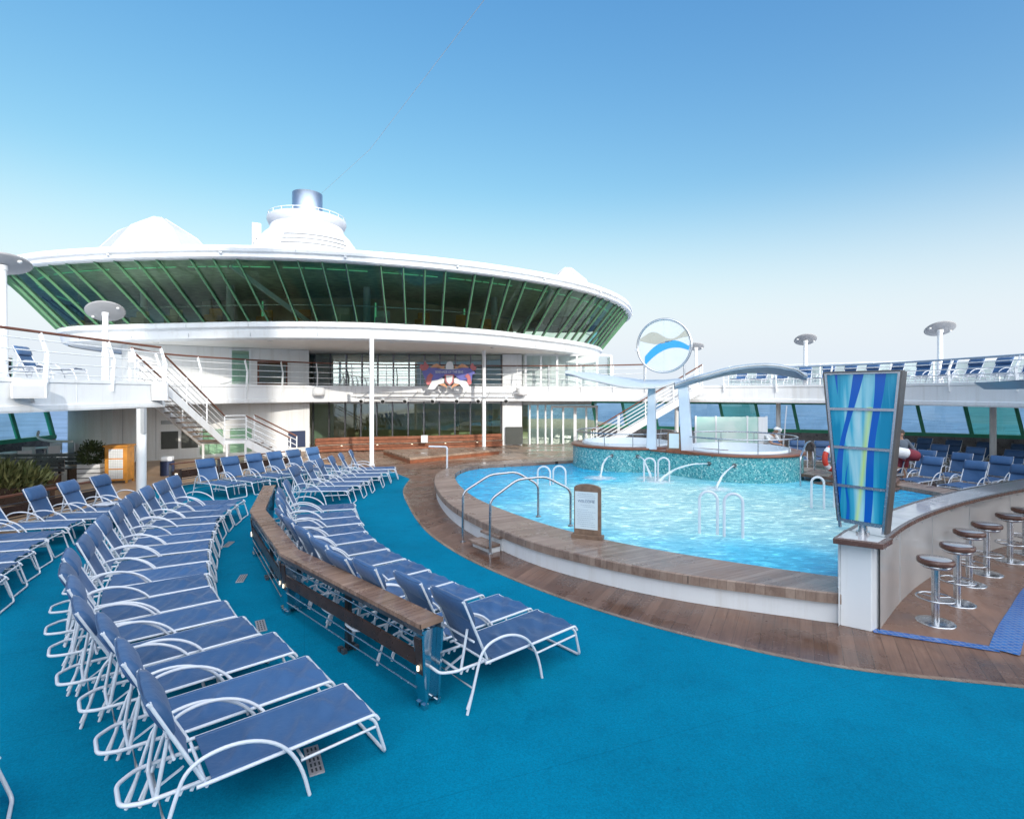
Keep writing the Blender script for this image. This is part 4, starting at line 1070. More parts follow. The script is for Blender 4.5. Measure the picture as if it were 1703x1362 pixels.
fp = MB(); sweep(fp, [Vector((p.x, p.y, 0)) for p in smooth2([(4.50, 6.62), (5.5, 7.60), (6.4, 8.36), (7.75, 9.32), (9.6, 10.36), (11.9, 11.5), (14.5, 12.56)], 60)], [(0, .01), (0, zc - .05)]); at(fp.build('front_panel', M['bar_panel']), bar)
bpn = MB(); sweep(bpn, [Vector((p.x, p.y, 0)) for p in cb], [(.03, .01), (.03, zc - .05)]); at(bpn.build('back_panel', M['white']), bar)
fpath = smooth2([(4.50, 6.62), (5.5, 7.60), (6.4, 8.36), (7.75, 9.32), (9.6, 10.36), (11.9, 11.5), (14.5, 12.56)], 120)
bt = MB()
for k in range(3, 118, 7):
    for z in (.93,): bt.lathe((fpath[k].x + .003, fpath[k].y - .005, z), [(.012, -.006), (.012, .006), (0, .006)], 8)
at(bt.build('panel_screws', M['grey']), bar)
for k in range(12, 118, 17): at(MB().box((fpath[k].x + .001, fpath[k].y - .001, .53), (.006, .006, 1.0)).build('panel_joint', M['grey']), bar)
pil = thing('bar_pillar', 'white square pillar at the near end of the bar under the painted lantern', 'pillar', (4.2, 6.7, 0))
pp = [(4.095, 6.744), (4.354, 6.558), (4.60, 6.72), (4.20, 6.98)]
at(MB().prism(pp, .005, 1.05).build('shaft', M['white'], bevel=.006), pil)
pe = [(3.93, 6.63), (4.36, 6.36), (4.66, 6.62), (4.34, 7.06)]
at(MB().prism(pe, 1.052, 1.118).build('cap', M['counter_edge'], bevel=.006), pil)
at(MB().prism([(4.0, 6.65), (4.35, 6.43), (4.58, 6.63), (4.34, 6.98)], 1.119, 1.124).build('cap_top', M['counter']), pil)
at(MB().box((4.455, 6.56, .53), (.012, .012, 1.0), .6).build('corner_seam', M['dark']), pil)

# painted glass lantern: four panels tapering downwards inside a steel frame
LZ0, LZ1 = 1.27, 3.15; LH = LZ1 - LZ0
la = R(-50)
lan = thing('painted_lantern', 'tall tapered lantern of painted blue and teal glass panels on the bar pillar', 'lantern', (4.39, 6.80, LZ0), la)
def hwid(z): return .225 + .0905 * z          # half width of the art at height z above the foot
fr = MB()
for s in (-1, 1):
    fr.beam((s * (hwid(0) + .012), -.012, -.10), (s * (hwid(LH) + .012), -.012, LH + .012), .026, .04, (0, 1, 0))
for k, z in enumerate((0.0, .44, .93, 1.42, LH)):
    fr.beam((-hwid(z), -.014, z), (hwid(z), -.014, z), .03 if k in (0, 4) else .032, .032)
fr.build('frame', M['steel'], lan)
zs = [0.0, .44, .93, 1.42, LH]
for z0, z1 in zip(zs, zs[1:]):
    a, b_ = z0 + .018, z1 - .018
    MB().slab([(-hwid(a), 0, a), (hwid(a), 0, a), (hwid(b_), 0, b_), (-hwid(b_), 0, b_)], .012).build('art_panel', M['art'], lan)
sd_ = MB(); dp = .16
sd_.slab([(hwid(0) + .025, -.03, -.10), (hwid(0) + .025, dp, -.10), (hwid(LH) + .025, dp, LH + .01), (hwid(LH) + .025, -.03, LH + .01)], .02)
sd_.slab([(-hwid(0) - .045, -.03, -.02), (-hwid(0) - .045, dp, -.02), (-hwid(LH) - .045, dp, LH + .01), (-hwid(LH) - .045, -.03, LH + .01)], .02)
sd_.build('side_plate', M['lantern_side'], lan)
MB().slab([(-hwid(0), dp, 0), (hwid(0), dp, 0), (hwid(LH), dp, LH), (-hwid(LH), dp, LH)], .012).build('back_plate', M['lantern_side'], lan)
MB().box((0, .05, LH + .012), (2 * hwid(LH) + .05, dp + .05, .02)).build('top_plate', M['lantern_side'], lan)
MB().cyl((0, .05, -.147), .075, .03, 20).cyl((0, .05, -.12), .05, .13, 16).box((0, .05, -.02), (.40, .1, .03)).build('foot', M['steel'], lan)

def make_stool():
    t = thing('bar_stool', 'stool', 'bar stool')
    MB().lathe((0, 0, 0), [(0, .735), (.17, .735), (.195, .745), (.20, .77), (.197, .795), (.185, .803), (.165, .806)], 32).build('seat', M['counter_edge'], t)
    MB().lathe((0, 0, 0), [(.166, .8055), (.14, .81), (0, .81)], 32).build('seat_pad', M['seat_pad'], t)
    MB().lathe((0, 0, 0), [(0, .69), (.14, .69), (.165, .705), (.165, .735), (0, .735)], 32).build('seat_bracket', M['steel'], t)
    MB().cyl((0, 0, .012), .044, .69, 20).build('post', M['steel'], t)
    MB().lathe((0, 0, 0), [(.21, 0), (.21, .008), (.19, .014), (.045, .02)], 36).build('base', M['steel'], t)
    fo = MB().tube(arc((0, 0), .2, 0, 2 * math.pi * 35 / 36, 35, .31), .012, 8, True)
    for a in (0, 2.1, 4.2): fo.tube([(0, 0, .31), (.2 * math.cos(a), .2 * math.sin(a), .31)], .009, 6)
    fo.build('footrest', M['steel'], t); return t
s0 = make_stool()
for i, (x, y) in enumerate(((5.334, 6.815), (6.118, 7.436), (6.914, 8.182), (7.581, 8.642), (8.550, 9.288), (9.25, 9.75))):
    o = s0 if i == 0 else copy_tree(s0)
    o.location = (x, y, .011); o.rotation_euler = (0, 0, i * 1.3)
    o['label'] = ['round wooden-edged steel bar stool nearest the white pillar', 'steel bar stool second from the white pillar', 'steel bar stool third from the white pillar', 'steel bar stool fourth from the white pillar, closest to the bar panel', 'steel bar stool fifth from the white pillar', 'steel bar stool cut off by the right picture edge'][i]
    o['group'] = 'stools along the curved bar'
# grey leaf canopies over the bar
for i, (pts, lab) in enumerate((([(8.15, 8.75, 3.10), (9.0, 7.9, 3.16), (11.2, 8.8, 3.2), (11.8, 12.2, 3.2), (9.6, 11.2, 3.12)], 'grey leaf-shaped canopy over the bar at the right edge, the farther one'), ([(7.55, 7.45, 3.02), (8.6, 6.6, 3.12), (10.5, 7.2, 3.14), (10.6, 9.2, 3.14), (8.6, 8.6, 3.05)], 'grey leaf-shaped canopy over the bar at the right edge, the nearer one'))):
    t = thing('bar_canopy', lab, 'canopy', pts[0])
    P = catmull(pts, 6, True); c = sum(P, Vector()) / len(P)
    top = [(p.x, p.y, p.z) for p in P]; bot = [(c.x + (p.x - c.x) * .88, c.y + (p.y - c.y) * .88, p.z - .14) for p in P]
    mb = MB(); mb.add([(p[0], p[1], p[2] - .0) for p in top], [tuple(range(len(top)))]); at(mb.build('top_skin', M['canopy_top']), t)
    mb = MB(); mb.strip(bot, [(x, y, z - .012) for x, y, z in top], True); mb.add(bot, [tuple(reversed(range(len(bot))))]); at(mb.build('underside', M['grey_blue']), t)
# ================================================================== whirlpool drums, canopy, emblem
def whirlpool(label, c, gap):
    t = thing('whirlpool', label, 'whirlpool', (c[0], c[1], 0)); r_ = 1.9
    at(MB().lathe((c[0], c[1], 0), [(r_, .1), (r_, 1.03)], 72).build('mosaic_wall', M['mosaic']), t)
    at(MB().lathe((c[0], c[1], 0), [(r_ - .02, 1.02), (r_ + .05, 1.03), (r_ + .05, 1.085), (r_ - .02, 1.10), (1.55, 1.10), (1.53, 1.05)], 72).build('rim', M['teak_red']), t)
    at(MB().lathe((c[0], c[1], 0), [(1.56, 1.095), (1.54, 1.17), (1.48, 1.18), (1.42, .95), (0, .93)], 64).build('liner', M['liner']), t)
    rl = MB(); a0, a1 = R(gap[0]), R(gap[1]); rl.tube(arc((c[0], c[1]), 1.74, a0, a1, 60, 1.53), .022, 8)
    at(rl.build('rail', M['steel']), t)
    for k in range(10):
        a = a0 + (a1 - a0) * k / 9; x, y = c[0] + 1.74 * math.cos(a), c[1] + 1.74 * math.sin(a)
        at(MB().tube([(x, y, 1.09), (x, y, 1.53)], .014, 6).build('rail_post', M['steel']), t)
    return t
DL, DR = (4.1, 19.5), (7.2, 17.35)
whirlpool('raised whirlpool in a round mosaic drum, the farther left one of two', DL, (-250, 30))
whirlpool('raised whirlpool in a round mosaic drum, the nearer right one of two', DR, (-200, 120))
br = thing('mosaic_bridge', 'low mosaic wall joining the two whirlpool drums below the canopy columns', 'mosaic wall', (5.4, 17.6, 0))
at(MB().prism([(4.55, 17.66), (5.95, 16.0), (7.0, 17.5), (5.0, 19.5)], .1, 1.0).build('wall', M['mosaic']), br)
at(MB().prism([(4.50, 17.60), (5.92, 15.94), (7.0, 17.5), (5.0, 19.5)], 1.003, 1.05).build('cap', M['teak_red']), br)
can = thing('wave_canopy', 'blue-grey wave-shaped canopy on two pale columns over the whirlpools', 'canopy', (5.2, 17.4, 1.0))
at(MB().slab([(4.37, 17.62, 1.05), (4.67, 17.50, 1.05), (4.62, 17.52, 3.14), (4.42, 17.60, 3.14)], -.2).build('column', M['column_blue'], bevel=.02), can)
at(MB().slab([(5.30, 16.95, 1.05), (5.61, 16.80, 1.05), (5.47, 16.84, 3.16), (5.20, 16.98, 3.16)], -.2).build('column', M['column_blue'], bevel=.02), can)
def wing(cl, name, tilt, th):
    """cl: (x, y, z, half depth) along the wing"""
    P = catmull([c[:3] for c in cl], 8); n = len(P); hd = []
    for i in range(n):
        t = i / (n - 1) * (len(cl) - 1); k = min(int(t), len(cl) - 2); w_ = t - k; w_ = w_ * w_ * (3 - 2 * w_); hd.append(cl[k][3] * (1 - w_) + cl[k + 1][3] * w_)
    d = (P[-1] - P[0]); d.z = 0; d.normalize(); nrm = Vector((-d.y, d.x, 0))
    top, bot, edge_, m = [], [], [], 8
    for s in range(m + 1):
        t = s / m * 2 - 1
        top.append([P[i] + nrm * (hd[i] * t) + Vector((0, 0, th + tilt * t * hd[i] + .05 * (1 - t * t))) for i in range(n)])
        bot.append([P[i] + nrm * (hd[i] * t) - Vector((0, 0, th - tilt * t * hd[i] + .06 * (1 - t * t))) for i in range(n)])
    mb = MB()
    for s in range(m): mb.strip([tuple(p) for p in top[s]], [tuple(p) for p in top[s + 1]], False)
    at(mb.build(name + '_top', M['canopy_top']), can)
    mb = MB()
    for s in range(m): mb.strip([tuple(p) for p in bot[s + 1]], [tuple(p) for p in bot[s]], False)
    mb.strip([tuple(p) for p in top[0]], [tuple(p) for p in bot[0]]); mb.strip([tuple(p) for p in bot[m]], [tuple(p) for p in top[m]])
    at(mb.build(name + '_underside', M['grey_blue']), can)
    mb = MB(); mb.tube([tuple(p - Vector((0, 0, th))) for p in top[0]], .03, 8); at(mb.build(name + '_edge', M['grey']), can)
wing([(1.80, 18.1, 3.56, .12), (2.6, 18.0, 3.44, .75), (3.7, 17.8, 3.24, 1.0), (4.6, 17.55, 3.18, .85), (5.35, 17.2, 3.28, .25)], 'low_wing', .16, .025)
wing([(5.1, 17.0, 3.12, .15), (5.9, 16.85, 3.36, .7), (6.8, 16.75, 3.58, .9), (7.6, 16.55, 3.64, .9), (8.3, 16.4, 3.55, .7), (8.8, 16.2, 3.38, .12)], 'arched_wing', -.06, .06)
em = thing('round_emblem', 'round glass emblem with a blue wave in a steel ring on the canopy', 'emblem', (4.80, 17.1, 4.38), R(-28))
rr_ = .84
ring = [(rr_ * math.cos(a), 0, rr_ * math.sin(a)) for a in [2 * math.pi * k / 64 for k in range(64)]]
MB().tube(ring, .035, 10, True).build('ring', M['steel'], em)
MB().add([(x * .97, 0, z * .97) for x, y, z in ring], [tuple(range(64))]).build('glass_disc', M['emblem_glass'], em)
def band(f0, f1, x0, x1, y, name, m):
    A, B = [], []
    for k in range(33):
        x = x0 + (x1 - x0) * k / 32; lim = math.sqrt(max(0, (.80 ** 2) - x * x))
        A.append((x, y, max(-lim, min(lim, f0(x))))); B.append((x, y, max(-lim, min(lim, f1(x)))))
    MB().strip(A, B, False, False).build(name, m, em)
band(lambda x: -.62 + .55 * (1 - ((x - .35) / .95) ** 2), lambda x: -.46 + .62 * (1 - abs((x - .25) / .95) ** 2.2) - (.1 * max(0, x - .35)), -.60, .80, -.006, 'blue_wave', M['sky_blue'])
band(lambda x: .10 - .10 * math.cos(x * 3.2 + .6) + .06, lambda x: .33 + .12 * math.cos(x * 5.5 + 1.9) + (.25 * max(0, x - .45)), -.80, .80, -.006, 'beige_wave', M['beige_glass'])
lg = MB()
for s in (-.62, .62): lg.tube([(s, .02, -.62), (s, .02, -1.12)], .03, 8)
lg.box((-.88, 0, -.1), (.08, .08, .08)); lg.build('leg', M['steel'], em)
MB().tube([(0, .01, -.85), (0, .01, .85)], .010, 6).build('centre_wire', M['pale_grey'], em)

# water jets from the drums
for i, (pts, lab) in enumerate((([(3.30, 17.82, .83), (3.05, 17.3, .82), (2.82, 16.8, .66), (2.68, 16.45, .30)], 'arching white water jet from the left drum, leftmost of four'),
                                ([(4.08, 17.60, .83), (4.12, 17.1, .82), (4.16, 16.7, .64), (4.20, 16.35, .30)], 'arching white water jet from the left drum, second from left'),
                                ([(5.85, 16.03, .80), (5.3, 15.95, .78), (4.75, 15.9, .62), (4.3, 15.85, .30)], 'long flat white water jet from between the drums, third from left'),
                                ([(6.42, 15.62, .80), (6.1, 15.2, .76), (5.75, 14.85, .58), (5.5, 14.6, .30)], 'arching white water jet from the right drum, rightmost of four'))):
    t = thing('water_jet', lab, 'water jet', pts[-1], 0, 'jets spouting into the pool')
    P = catmull(pts, 10); st_ = MB(); q_ = len(P)
    for s in range(7):
        ph = random.uniform(0, 6.28); am = random.uniform(.008, .03)
        st_.tube([p + Vector((math.cos(ph + k * .35), math.sin(ph + k * .35), math.sin(ph * 2 + k * .5))) * (am * (k / q_) ** .8) for k, p in enumerate(P)], [random.uniform(.010, .018) * (1 + .5 * k / q_) for k in range(q_)], 6)
    for s in range(70):
        k = int(random.random() ** .6 * (q_ - 1)); r0 = random.uniform(.004, .011); p = P[k] + Vector((random.gauss(0, .035), random.gauss(0, .035), random.gauss(0, .03))) * (.3 + k / q_); st_.lathe(p, [(0, -r0), (r0, 0), (0, r0)], 5)
    at(st_.build('stream', M['foam']), t)
    fp_ = MB().disc((0, 0, .006), .62, 40).build('foam_patch', M['foam_patch'], t)
    a, b_ = P[0], P[1]; d = (b_ - a).normalized()
    at(MB().tube([a - d * .1, a + d * .05], .06, 14).build('nozzle', M['dark_steel']), t)
    sp = MB()
    for k in range(60):
        aa = random.uniform(0, 6.28); q = random.uniform(.0, .22); r0 = random.uniform(.006, .02); zz_ = .30 + random.random() ** 3 * .10 * (1 - q / .25); sp.lathe((pts[-1][0] + q * math.cos(aa), pts[-1][1] + q * math.sin(aa), zz_), [(0, -r0), (r0, 0), (0, r0)], 6)
    at(sp.build('splash', M['foam']), t)

# pool ladders: pairs of white hoops
def ladder(label, c, u, top, w_=.31, sp=.44, shift=.22):
    t = thing('pool_ladder', label, 'pool ladder', (c[0], c[1], .3), 0, 'white pool ladders')
    n = (-u[1], u[0])
    for s in (-.5, .5):
        bx, by = c[0] + u[0] * s * sp + n[0] * s * shift, c[1] + u[1] * s * sp + n[1] * s * shift
        h0 = .18; r_ = w_ / 2
        pts = [(bx - u[0] * r_, by - u[1] * r_, h0)]
        for k in range(13):
            a = math.pi - math.pi * k / 12; pts.append((bx + u[0] * r_ * math.cos(a), by + u[1] * r_ * math.cos(a), top - r_ + r_ * math.sin(a)))
        pts.append((bx + u[0] * r_, by + u[1] * r_, h0))
        at(MB().tube(pts, .026, 10).build('hoop', M['frame_white']), t)
ladder('pair of white ladder hoops standing in the middle of the pool, nearest the camera', (3.80, 9.85), (.95, -.32), 1.08, sp=.42, shift=-.1)
ladder('pair of white ladder hoops in front of the left mosaic drum', (4.25, 15.9), (.97, -.25), .98, w_=.32, sp=.40)
ladder('pair of white ladder hoops at the back left corner of the pool behind the handrails', (1.12, 15.3), (.96, -.28), .82, w_=.36, sp=.40)
ladder('pair of white ladder hoops half hidden behind the painted lantern', (7.15, 12.2), (.95, -.32), 1.0, w_=.25, sp=.50)

# welcome sign on the rim
sg = thing('welcome_sign', 'arched wooden sign with pale notice standing on the pool rim', 'sign', (1.30, 9.30, .40), R(-24))
sw_, sh_ = .235, .93
out = [(-sw_, .07), (sw_, .07)] + [(sw_ * math.cos(R(a)) * 1.0, sh_ - .07 + .07 * math.sin(R(a))) for a in range(0, 181, 15)]
mb = MB(); n = len(out); vs = [(x, -.03, z) for x, z in out] + [(x, .03, z) for x, z in out]
mb.add(vs, [tuple(range(n)), tuple(reversed(range(n, 2 * n)))] + [(i, i + n, (i + 1) % n + n, (i + 1) % n) for i in range(n)]); mb.build('board', M['sign_wood'], sg, bevel=.005)
MB().box((0, 0, .035), (.55, .15, .07)).build('base', M['sign_wood'], sg, bevel=.008)
pa = MB().box((-.015, -.033, .48), (.40, .006, .64)).build('notice', M['paper'], sg)
def text(body, size, mat_, parent, loc, rot=(R(90), 0, 0), extrude=.0015, align='CENTER', name='lettering', sx=1.0):
    c = bpy.data.curves.new('lettering', 'FONT'); c.body = body; c.size = size; c.align_x = align; c.align_y = 'CENTER'; c.extrude = extrude
    o = bpy.data.objects.new('t', c); COL.objects.link(o)
    dg = bpy.context.evaluated_depsgraph_get(); me = bpy.data.meshes.new_from_object(o.evaluated_get(dg)); bpy.data.objects.remove(o)
    o2 = bpy.data.objects.new(name, me); COL.objects.link(o2); me.materials.clear(); me.materials.append(mat_)
    o2.parent = parent; o2.location = loc; o2.rotation_euler = rot; o2.scale = (sx, 1, 1); return o2
text('WELCOME', .062, M['ink'], sg, (-.015, -.038, .635))
ln = MB()
for k, (z, a_, b_) in enumerate(((.765, -.14, .12), (.735, -.16, .14), (.705, -.13, .13), (.67, -.02, .15), (.575, -.1, .12), (.545, -.06, .14), (.49, -.16, .02), (.455, -.16, .14), (.42, -.15, .10), (.385, -.16, .12), (.35, -.14, .15), (.315, -.16, .08), (.28, -.15, .13), (.245, -.16, .14), (.21, -.1, .13))):
    x = a_
    while x < b_:
        l_ = random.uniform(.012, .04); ln.box((x + l_ / 2 - .015, -.037, z), (l_, .003, .008)); x += l_ + .008
ln.build('small_print', M['ink_pale'], sg)
# second little sign between the drums
s2 = thing('small_sign', 'small wooden sign with white notice standing between the whirlpool drums', 'sign', (5.12, 17.1, 1.05), R(-20))
MB().box((0, 0, .30), (.40, .05, .60)).build('board', M['sign_wood'], s2, bevel=.01); MB().box((0, -.028, .33), (.30, .006, .46)).build('notice', M['paper'], s2); MB().box((0, 0, .03), (.5, .14, .06)).build('base', M['teak_red'], s2)

# ------------------------------------------------------------------ steps and landing on the right of the pool
rs = thing('pool_exit_steps', 'wooden platform and steps at the right edge of the pool beside the drum', 'steps', (9.6, 16.5, 0))
at(MB().prism([(8.55, 16.0), (9.2, 15.2), (10.3, 14.5), (10.9, 15.2), (9.6, 17.2)], .42, .50).build('platform', M['teak_ring']), rs)
at(MB().prism([(8.6, 15.45), (9.15, 14.8), (10.1, 14.2), (10.4, 14.5), (9.2, 15.5)], .28, .35).build('tread', M['teak_ring']), rs)
at(MB().prism([(9.0, 15.75), (10.3, 14.75), (10.7, 15.2), (9.6, 16.9)], .02, .42).build('riser', M['white']), rs)
for k, (px, lab) in enumerate((([(8.02, 15.05, .2), (8.02, 15.05, 1.10), (8.65, 15.9, 1.42), (9.0, 16.3, 1.44), (9.3, 16.6, 1.28), (9.3, 16.6, .52)], 'bent steel handrail at the right pool steps, next to the drum'), ([(9.0, 14.5, .2), (9.0, 14.5, 1.10), (9.5, 15.2, 1.42), (9.8, 15.6, 1.44), (10.1, 15.9, 1.28), (10.1, 15.9, .52)], 'bent steel handrail at the right pool steps, next to the painted lantern'))):
    t = thing('pool_handrail', lab, 'handrail', px[0], 0, 'steel handrails at the right pool steps')
    at(MB().tube(fillet(px, .12), .024, 10).build('rail', M['steel']), t)
lr = thing('life_ring', 'orange-red and white life ring hanging beside the painted lantern', 'life ring', (9.55, 16.1, .95), R(20))
mb = MB(); ringp = [(.33 * math.cos(a), 0, .33 * math.sin(a)) for a in [2 * math.pi * k / 36 for k in range(36)]]; mb.tube(ringp, .075, 12, True); mb.build('ring', M['red'], lr)
for q in range(4):
    MB().tube([(.33 * math.cos(a), 0, .33 * math.sin(a)) for a in [math.pi / 4 + q * math.pi / 2 + (k - 3) * .07 for k in range(7)]], .08, 12).build('white_band', M['frame_white'], lr)
MB().tube([(0, .05, -.95), (0, .05, .2)], .022, 8).build('stand', M['steel'], lr)
gs = thing('frosted_screen', 'pale green frosted glass screen of several panes behind the right whirlpool', 'screen', (8, 21, 0))
for k, (xa, xb, m_) in enumerate(((7.15, 7.85, 'frosted'), (7.9, 9.0, 'frosted'), (9.05, 9.4, 'frosted'), (9.42, 9.7, 'white'))):
    at(MB().slab([(xa, 21 - (xa - 7) * .12, .9), (xb, 21 - (xb - 7) * .12, .9), (xb, 21 - (xb - 7) * .12, 1.97), (xa, 21 - (xa - 7) * .12, 1.97)], .02).build('pane', M[m_]), gs)
for xa in (7.12, 7.87, 9.02, 9.72): at(MB().box((xa, 21 - (xa - 7) * .12, 1.0), (.06, .06, 2.0)).build('post', M['white']), gs)

# ------------------------------------------------------------------ stairs
def flight(root, a, b, wv, n, rails=(True, True), tread_m='teak_stage', rail_h=1.0, nbar=4):
    """a: top edge start, b: bottom edge start (near stringer), wv: width vector to the other stringer"""
    a = Vector(a); b = Vector(b); wv = Vector(wv); up = Vector((0, 0, 1))
    for o in (Vector(), wv):
        at(MB().beam(a + o - up * .08, b + o - up * .08, .04, .28, up).build('stringer', M['white']), root)
    tw = (b - a); tw.z = 0; tl = tw.length / n * 1.05; td = tw.normalized()
    for k in range(n):
        p = a.lerp(b, (k + .6) / n); q = [p - td * tl / 2, p + td * tl / 2, p + td * tl / 2 + wv, p - td * tl / 2 + wv]
        at(MB().slab([v - up * .06 for v in q], .03 if (td.cross(wv)).z > 0 else -.03).build('tread', M[tread_m]), root)
    for o, on in ((Vector(), rails[0]), (wv, rails[1])):
        if not on: continue
        for k in range(nbar):
            h = rail_h * (k + .8) / (nbar + .6)
            at(MB().tube([a + o + up * h, b + o + up * h], .016, 6).build('bar', M['white']), root)
        at(MB().tube([a + o + up * rail_h, b + o + up * rail_h], .03, 8).build('handrail', M['hand_wood']), root)
        m_ = max(2, int((b - a).length / 1.3) + 1)
        for k in range(m_):
            p = a.lerp(b, k / (m_ - 1)) + o; at(MB().tube([p - up * .05, p + up * rail_h], .025, 8).build('post', M['white']), root)
ls = thing('staircase', 'white open staircase turning at a landing, from the left upper deck down', 'staircase', (-11.2, 20, 0))
flight(ls, (-11.25, 17.45, 3.16), (-11.42, 21.5, .98), (-.92, .03, 0), 11)
at(MB().prism([(-12.38, 21.5), (-11.36, 21.5), (-10.70, 21.75), (-10.70, 22.75), (-12.38, 22.75)], .86, .98).build('landing', M['white']), ls)
flight(ls, (-10.70, 21.78, .96), (-9.05, 22.1, .05), (-.12, .95, 0), 5, rail_h=1.0)
for x, y in ((-11.36, 21.55), (-10.74, 21.8), (-12.3, 21.55), (-11.9, 22.6)): at(MB().tube([(x, y, 0), (x, y, .86)], .05, 10).build('leg', M['white']), ls)
mb = MB()
for h in (.2, .42, .64, .86): mb.tube([(-11.40, 21.52, .98 + h), (-10.72, 21.78, .98 + h)], .016, 6)
mb.tube([(-11.40, 21.52, 1.98), (-10.72, 21.78, 1.98)], .022, 6)
at(mb.build('landing_rail', M['white']), ls)
rst = thing('staircase', 'straight white staircase with brown handrail behind the canopy columns on the right', 'staircase', (6, 25, 0))
flight(rst, (8.55, 24.3, 3.16), (3.75, 25.6, .1), (.25, .95, 0), 16, nbar=5)

# ------------------------------------------------------------------ stage, bench, banner, light truss
bn = thing('curved_bench', 'long reddish slatted bench wall along the foot of the window wall', 'bench', (-6, 27.5, 0))
bp_ = smooth2([(-9.4, 25.9), (-8.2, 26.6), (-5.0, 27.4), (-2.4, 28.2), (-.55, 29.0)], 40)
for k in range(4):
    mb = MB(); z = .05 + k * .17; o = .08 if k < 2 else -.06; sweep(mb, bp_, [(o, z), (o + .05, z), (o + .05, z + .145), (o, z + .145), (o, z)], smooth=False); at(mb.build('slat', M['teak_red']), bn)
mb = MB(); sweep(mb, bp_, [(-.18, 0), (-.18, .66)]); at(mb.build('back_board', M['teak_red']), bn)
mb = MB(); sweep(mb, bp_, [(-.15, .38), (.22, .38), (.22, .35)], smooth=False); at(mb.build('seat_board', M['teak_stage']), bn)
for k in (5, 12, 19, 26, 33): p = bp_[k]; at(MB().lathe((p.x + .06, p.y - .14, .30), [(.045, 0), (.04, .02), (0, .03)], 12).build('light', M['lamp']), bn)
sgp = thing('low_stage', 'low wooden stage platform with brown edge in front of the bench', 'stage', (-3.5, 23.5, 0))
sp_ = [(-6.0, 25.2), (-4.15, 22.0), (-.6, 25.4), (-1.3, 26.6)]
at(MB().prism(sp_, .16, .24).build('top', M['teak_stage']), sgp); at(MB().prism([(x * .995 - .02, y + .02) for x, y in sp_], .008, .16).build('skirt', M['teak_red']), sgp)
rp = thing('stage_rail', 'short white rail post with a small white plate at the head of the pool', 'rail', (-2.25, 18.7, 0))
at(MB().tube(fillet([(-2.25, 18.75, 0), (-2.25, 18.75, 1.02), (-2.9, 18.9, 1.02)], .08), .035, 10).build('rail', M['frame_white']), rp)
bx = thing('white_box', 'small white box mounted on the bench behind the stage', 'box', (-4.35, 26.0, .3)); at(MB().box((-4.35, 26.9, .60), (.32, .2, .36)).build('case', M['white'], bevel=.02), bx)

ban = thing('ship_banner', 'ornate blue banner sign with crest and gilded scrolls on the balcony railing', 'banner sign', (-3.2, 27.55, 3.1))
BY = 27.5
def bpx(x, z): return ((x - 623) / 9.46 / 900 * BY, EYE + 0, z)
def bz(zx, zy): X = (zx / 9.46 + 680 - 851.5) / 900 * BY; Z = EYE - (zy / 9.46 + 580 - 653) / 900 * BY; return X, Z
def flat(pts, name, m, y):
    P = [bz(*p) for p in pts]; o = MB().slab([(x, BY - y, z) for x, z in P], .015 if sum(P[i][0] * P[(i + 1) % len(P)][1] - P[(i + 1) % len(P)][0] * P[i][1] for i in range(len(P))) < 0 else -.015)
    return at(o.build(name, M[m]), ban)
flat([(205, 345), (300, 300), (380, 285), (470, 312), (560, 330), (720, 330), (800, 312), (880, 285), (960, 305), (1050, 380), (1000, 410), (985, 520), (955, 540), (910, 490), (810, 500), (720, 420), (560, 420), (480, 490), (360, 500), (310, 550), (275, 520), (225, 410)], 'ribbon', 'purple', 0)
flat([(330, 300), (390, 250), (440, 230), (520, 285), (560, 265), (560, 315), (470, 300)], 'scroll', 'orange_paint', .02)
flat([(720, 315), (720, 265), (760, 290), (830, 235), (890, 255), (950, 300), (800, 300)], 'scroll', 'orange_paint', .02)
flat([(165, 300), (190, 240), (225, 265), (250, 195), (320, 280), (285, 330), (215, 350)], 'corner_ornament', 'red_paint', .025)
flat([(960, 290), (985, 240), (1010, 225), (1020, 265), (1065, 290), (1050, 340), (1000, 345)], 'corner_ornament', 'red_paint', .025)
flat([(290, 430), (340, 380), (385, 420), (360, 470), (345, 560), (290, 575), (265, 520)], 'side_scroll', 'red_paint', .03)
flat([(880, 430), (930, 390), (965, 430), (990, 540), (960, 570), (915, 560), (920, 470)], 'side_scroll', 'red_paint', .03)
flat([(580, 270), (600, 215), (650, 195), (690, 215), (700, 270), (700, 325), (580, 325)], 'crown', 'cloth_white', .03)
flat([(560, 405), (715, 405), (700, 530), (640, 585), (575, 530)], 'shield', 'red_paint', .03)
flat([(585, 420), (690, 420), (680, 520), (640, 560), (598, 520)], 'shield_face', 'cloth_white', .05)
flat([(290, 640), (370, 500), (460, 490), (510, 460), (560, 470), (555, 540), (470, 560), (400, 640)], 'wave_foot', 'cloth_white', .035)
flat([(980, 640), (905, 510), (800, 495), (745, 460), (710, 470), (715, 540), (800, 560), (870, 640)], 'wave_foot', 'cloth_white', .035)
flat([(470, 560), (560, 545), (600, 590), (600, 625), (570, 600)], 'lower_scroll', 'orange_paint', .045)
flat([(800, 560), (715, 545), (675, 590), (675, 625), (710, 600)], 'lower_scroll', 'orange_paint', .045)
tx, tz = bz(635, 368)
text('SERENADE OF THE SEAS', .135, M['cloth_white'], None, (0, 0, 0))
lt = bpy.context.scene.objects['lettering.001'] if 'lettering.001' in bpy.context.scene.objects else None
if lt: lt.location = (tx, BY - .045, tz); lt.scale = (.98, 1.25, 1); at(lt, ban)
tr = thing('light_truss', 'thin lighting truss hung below the balcony above the window wall', 'truss', (-3.7, 26.9, 2.7))
at(MB().tube([(-7.6, 26.6, 2.66), (.1, 27.4, 2.66)], .045, 10).build('pipe', M['steel']), tr)
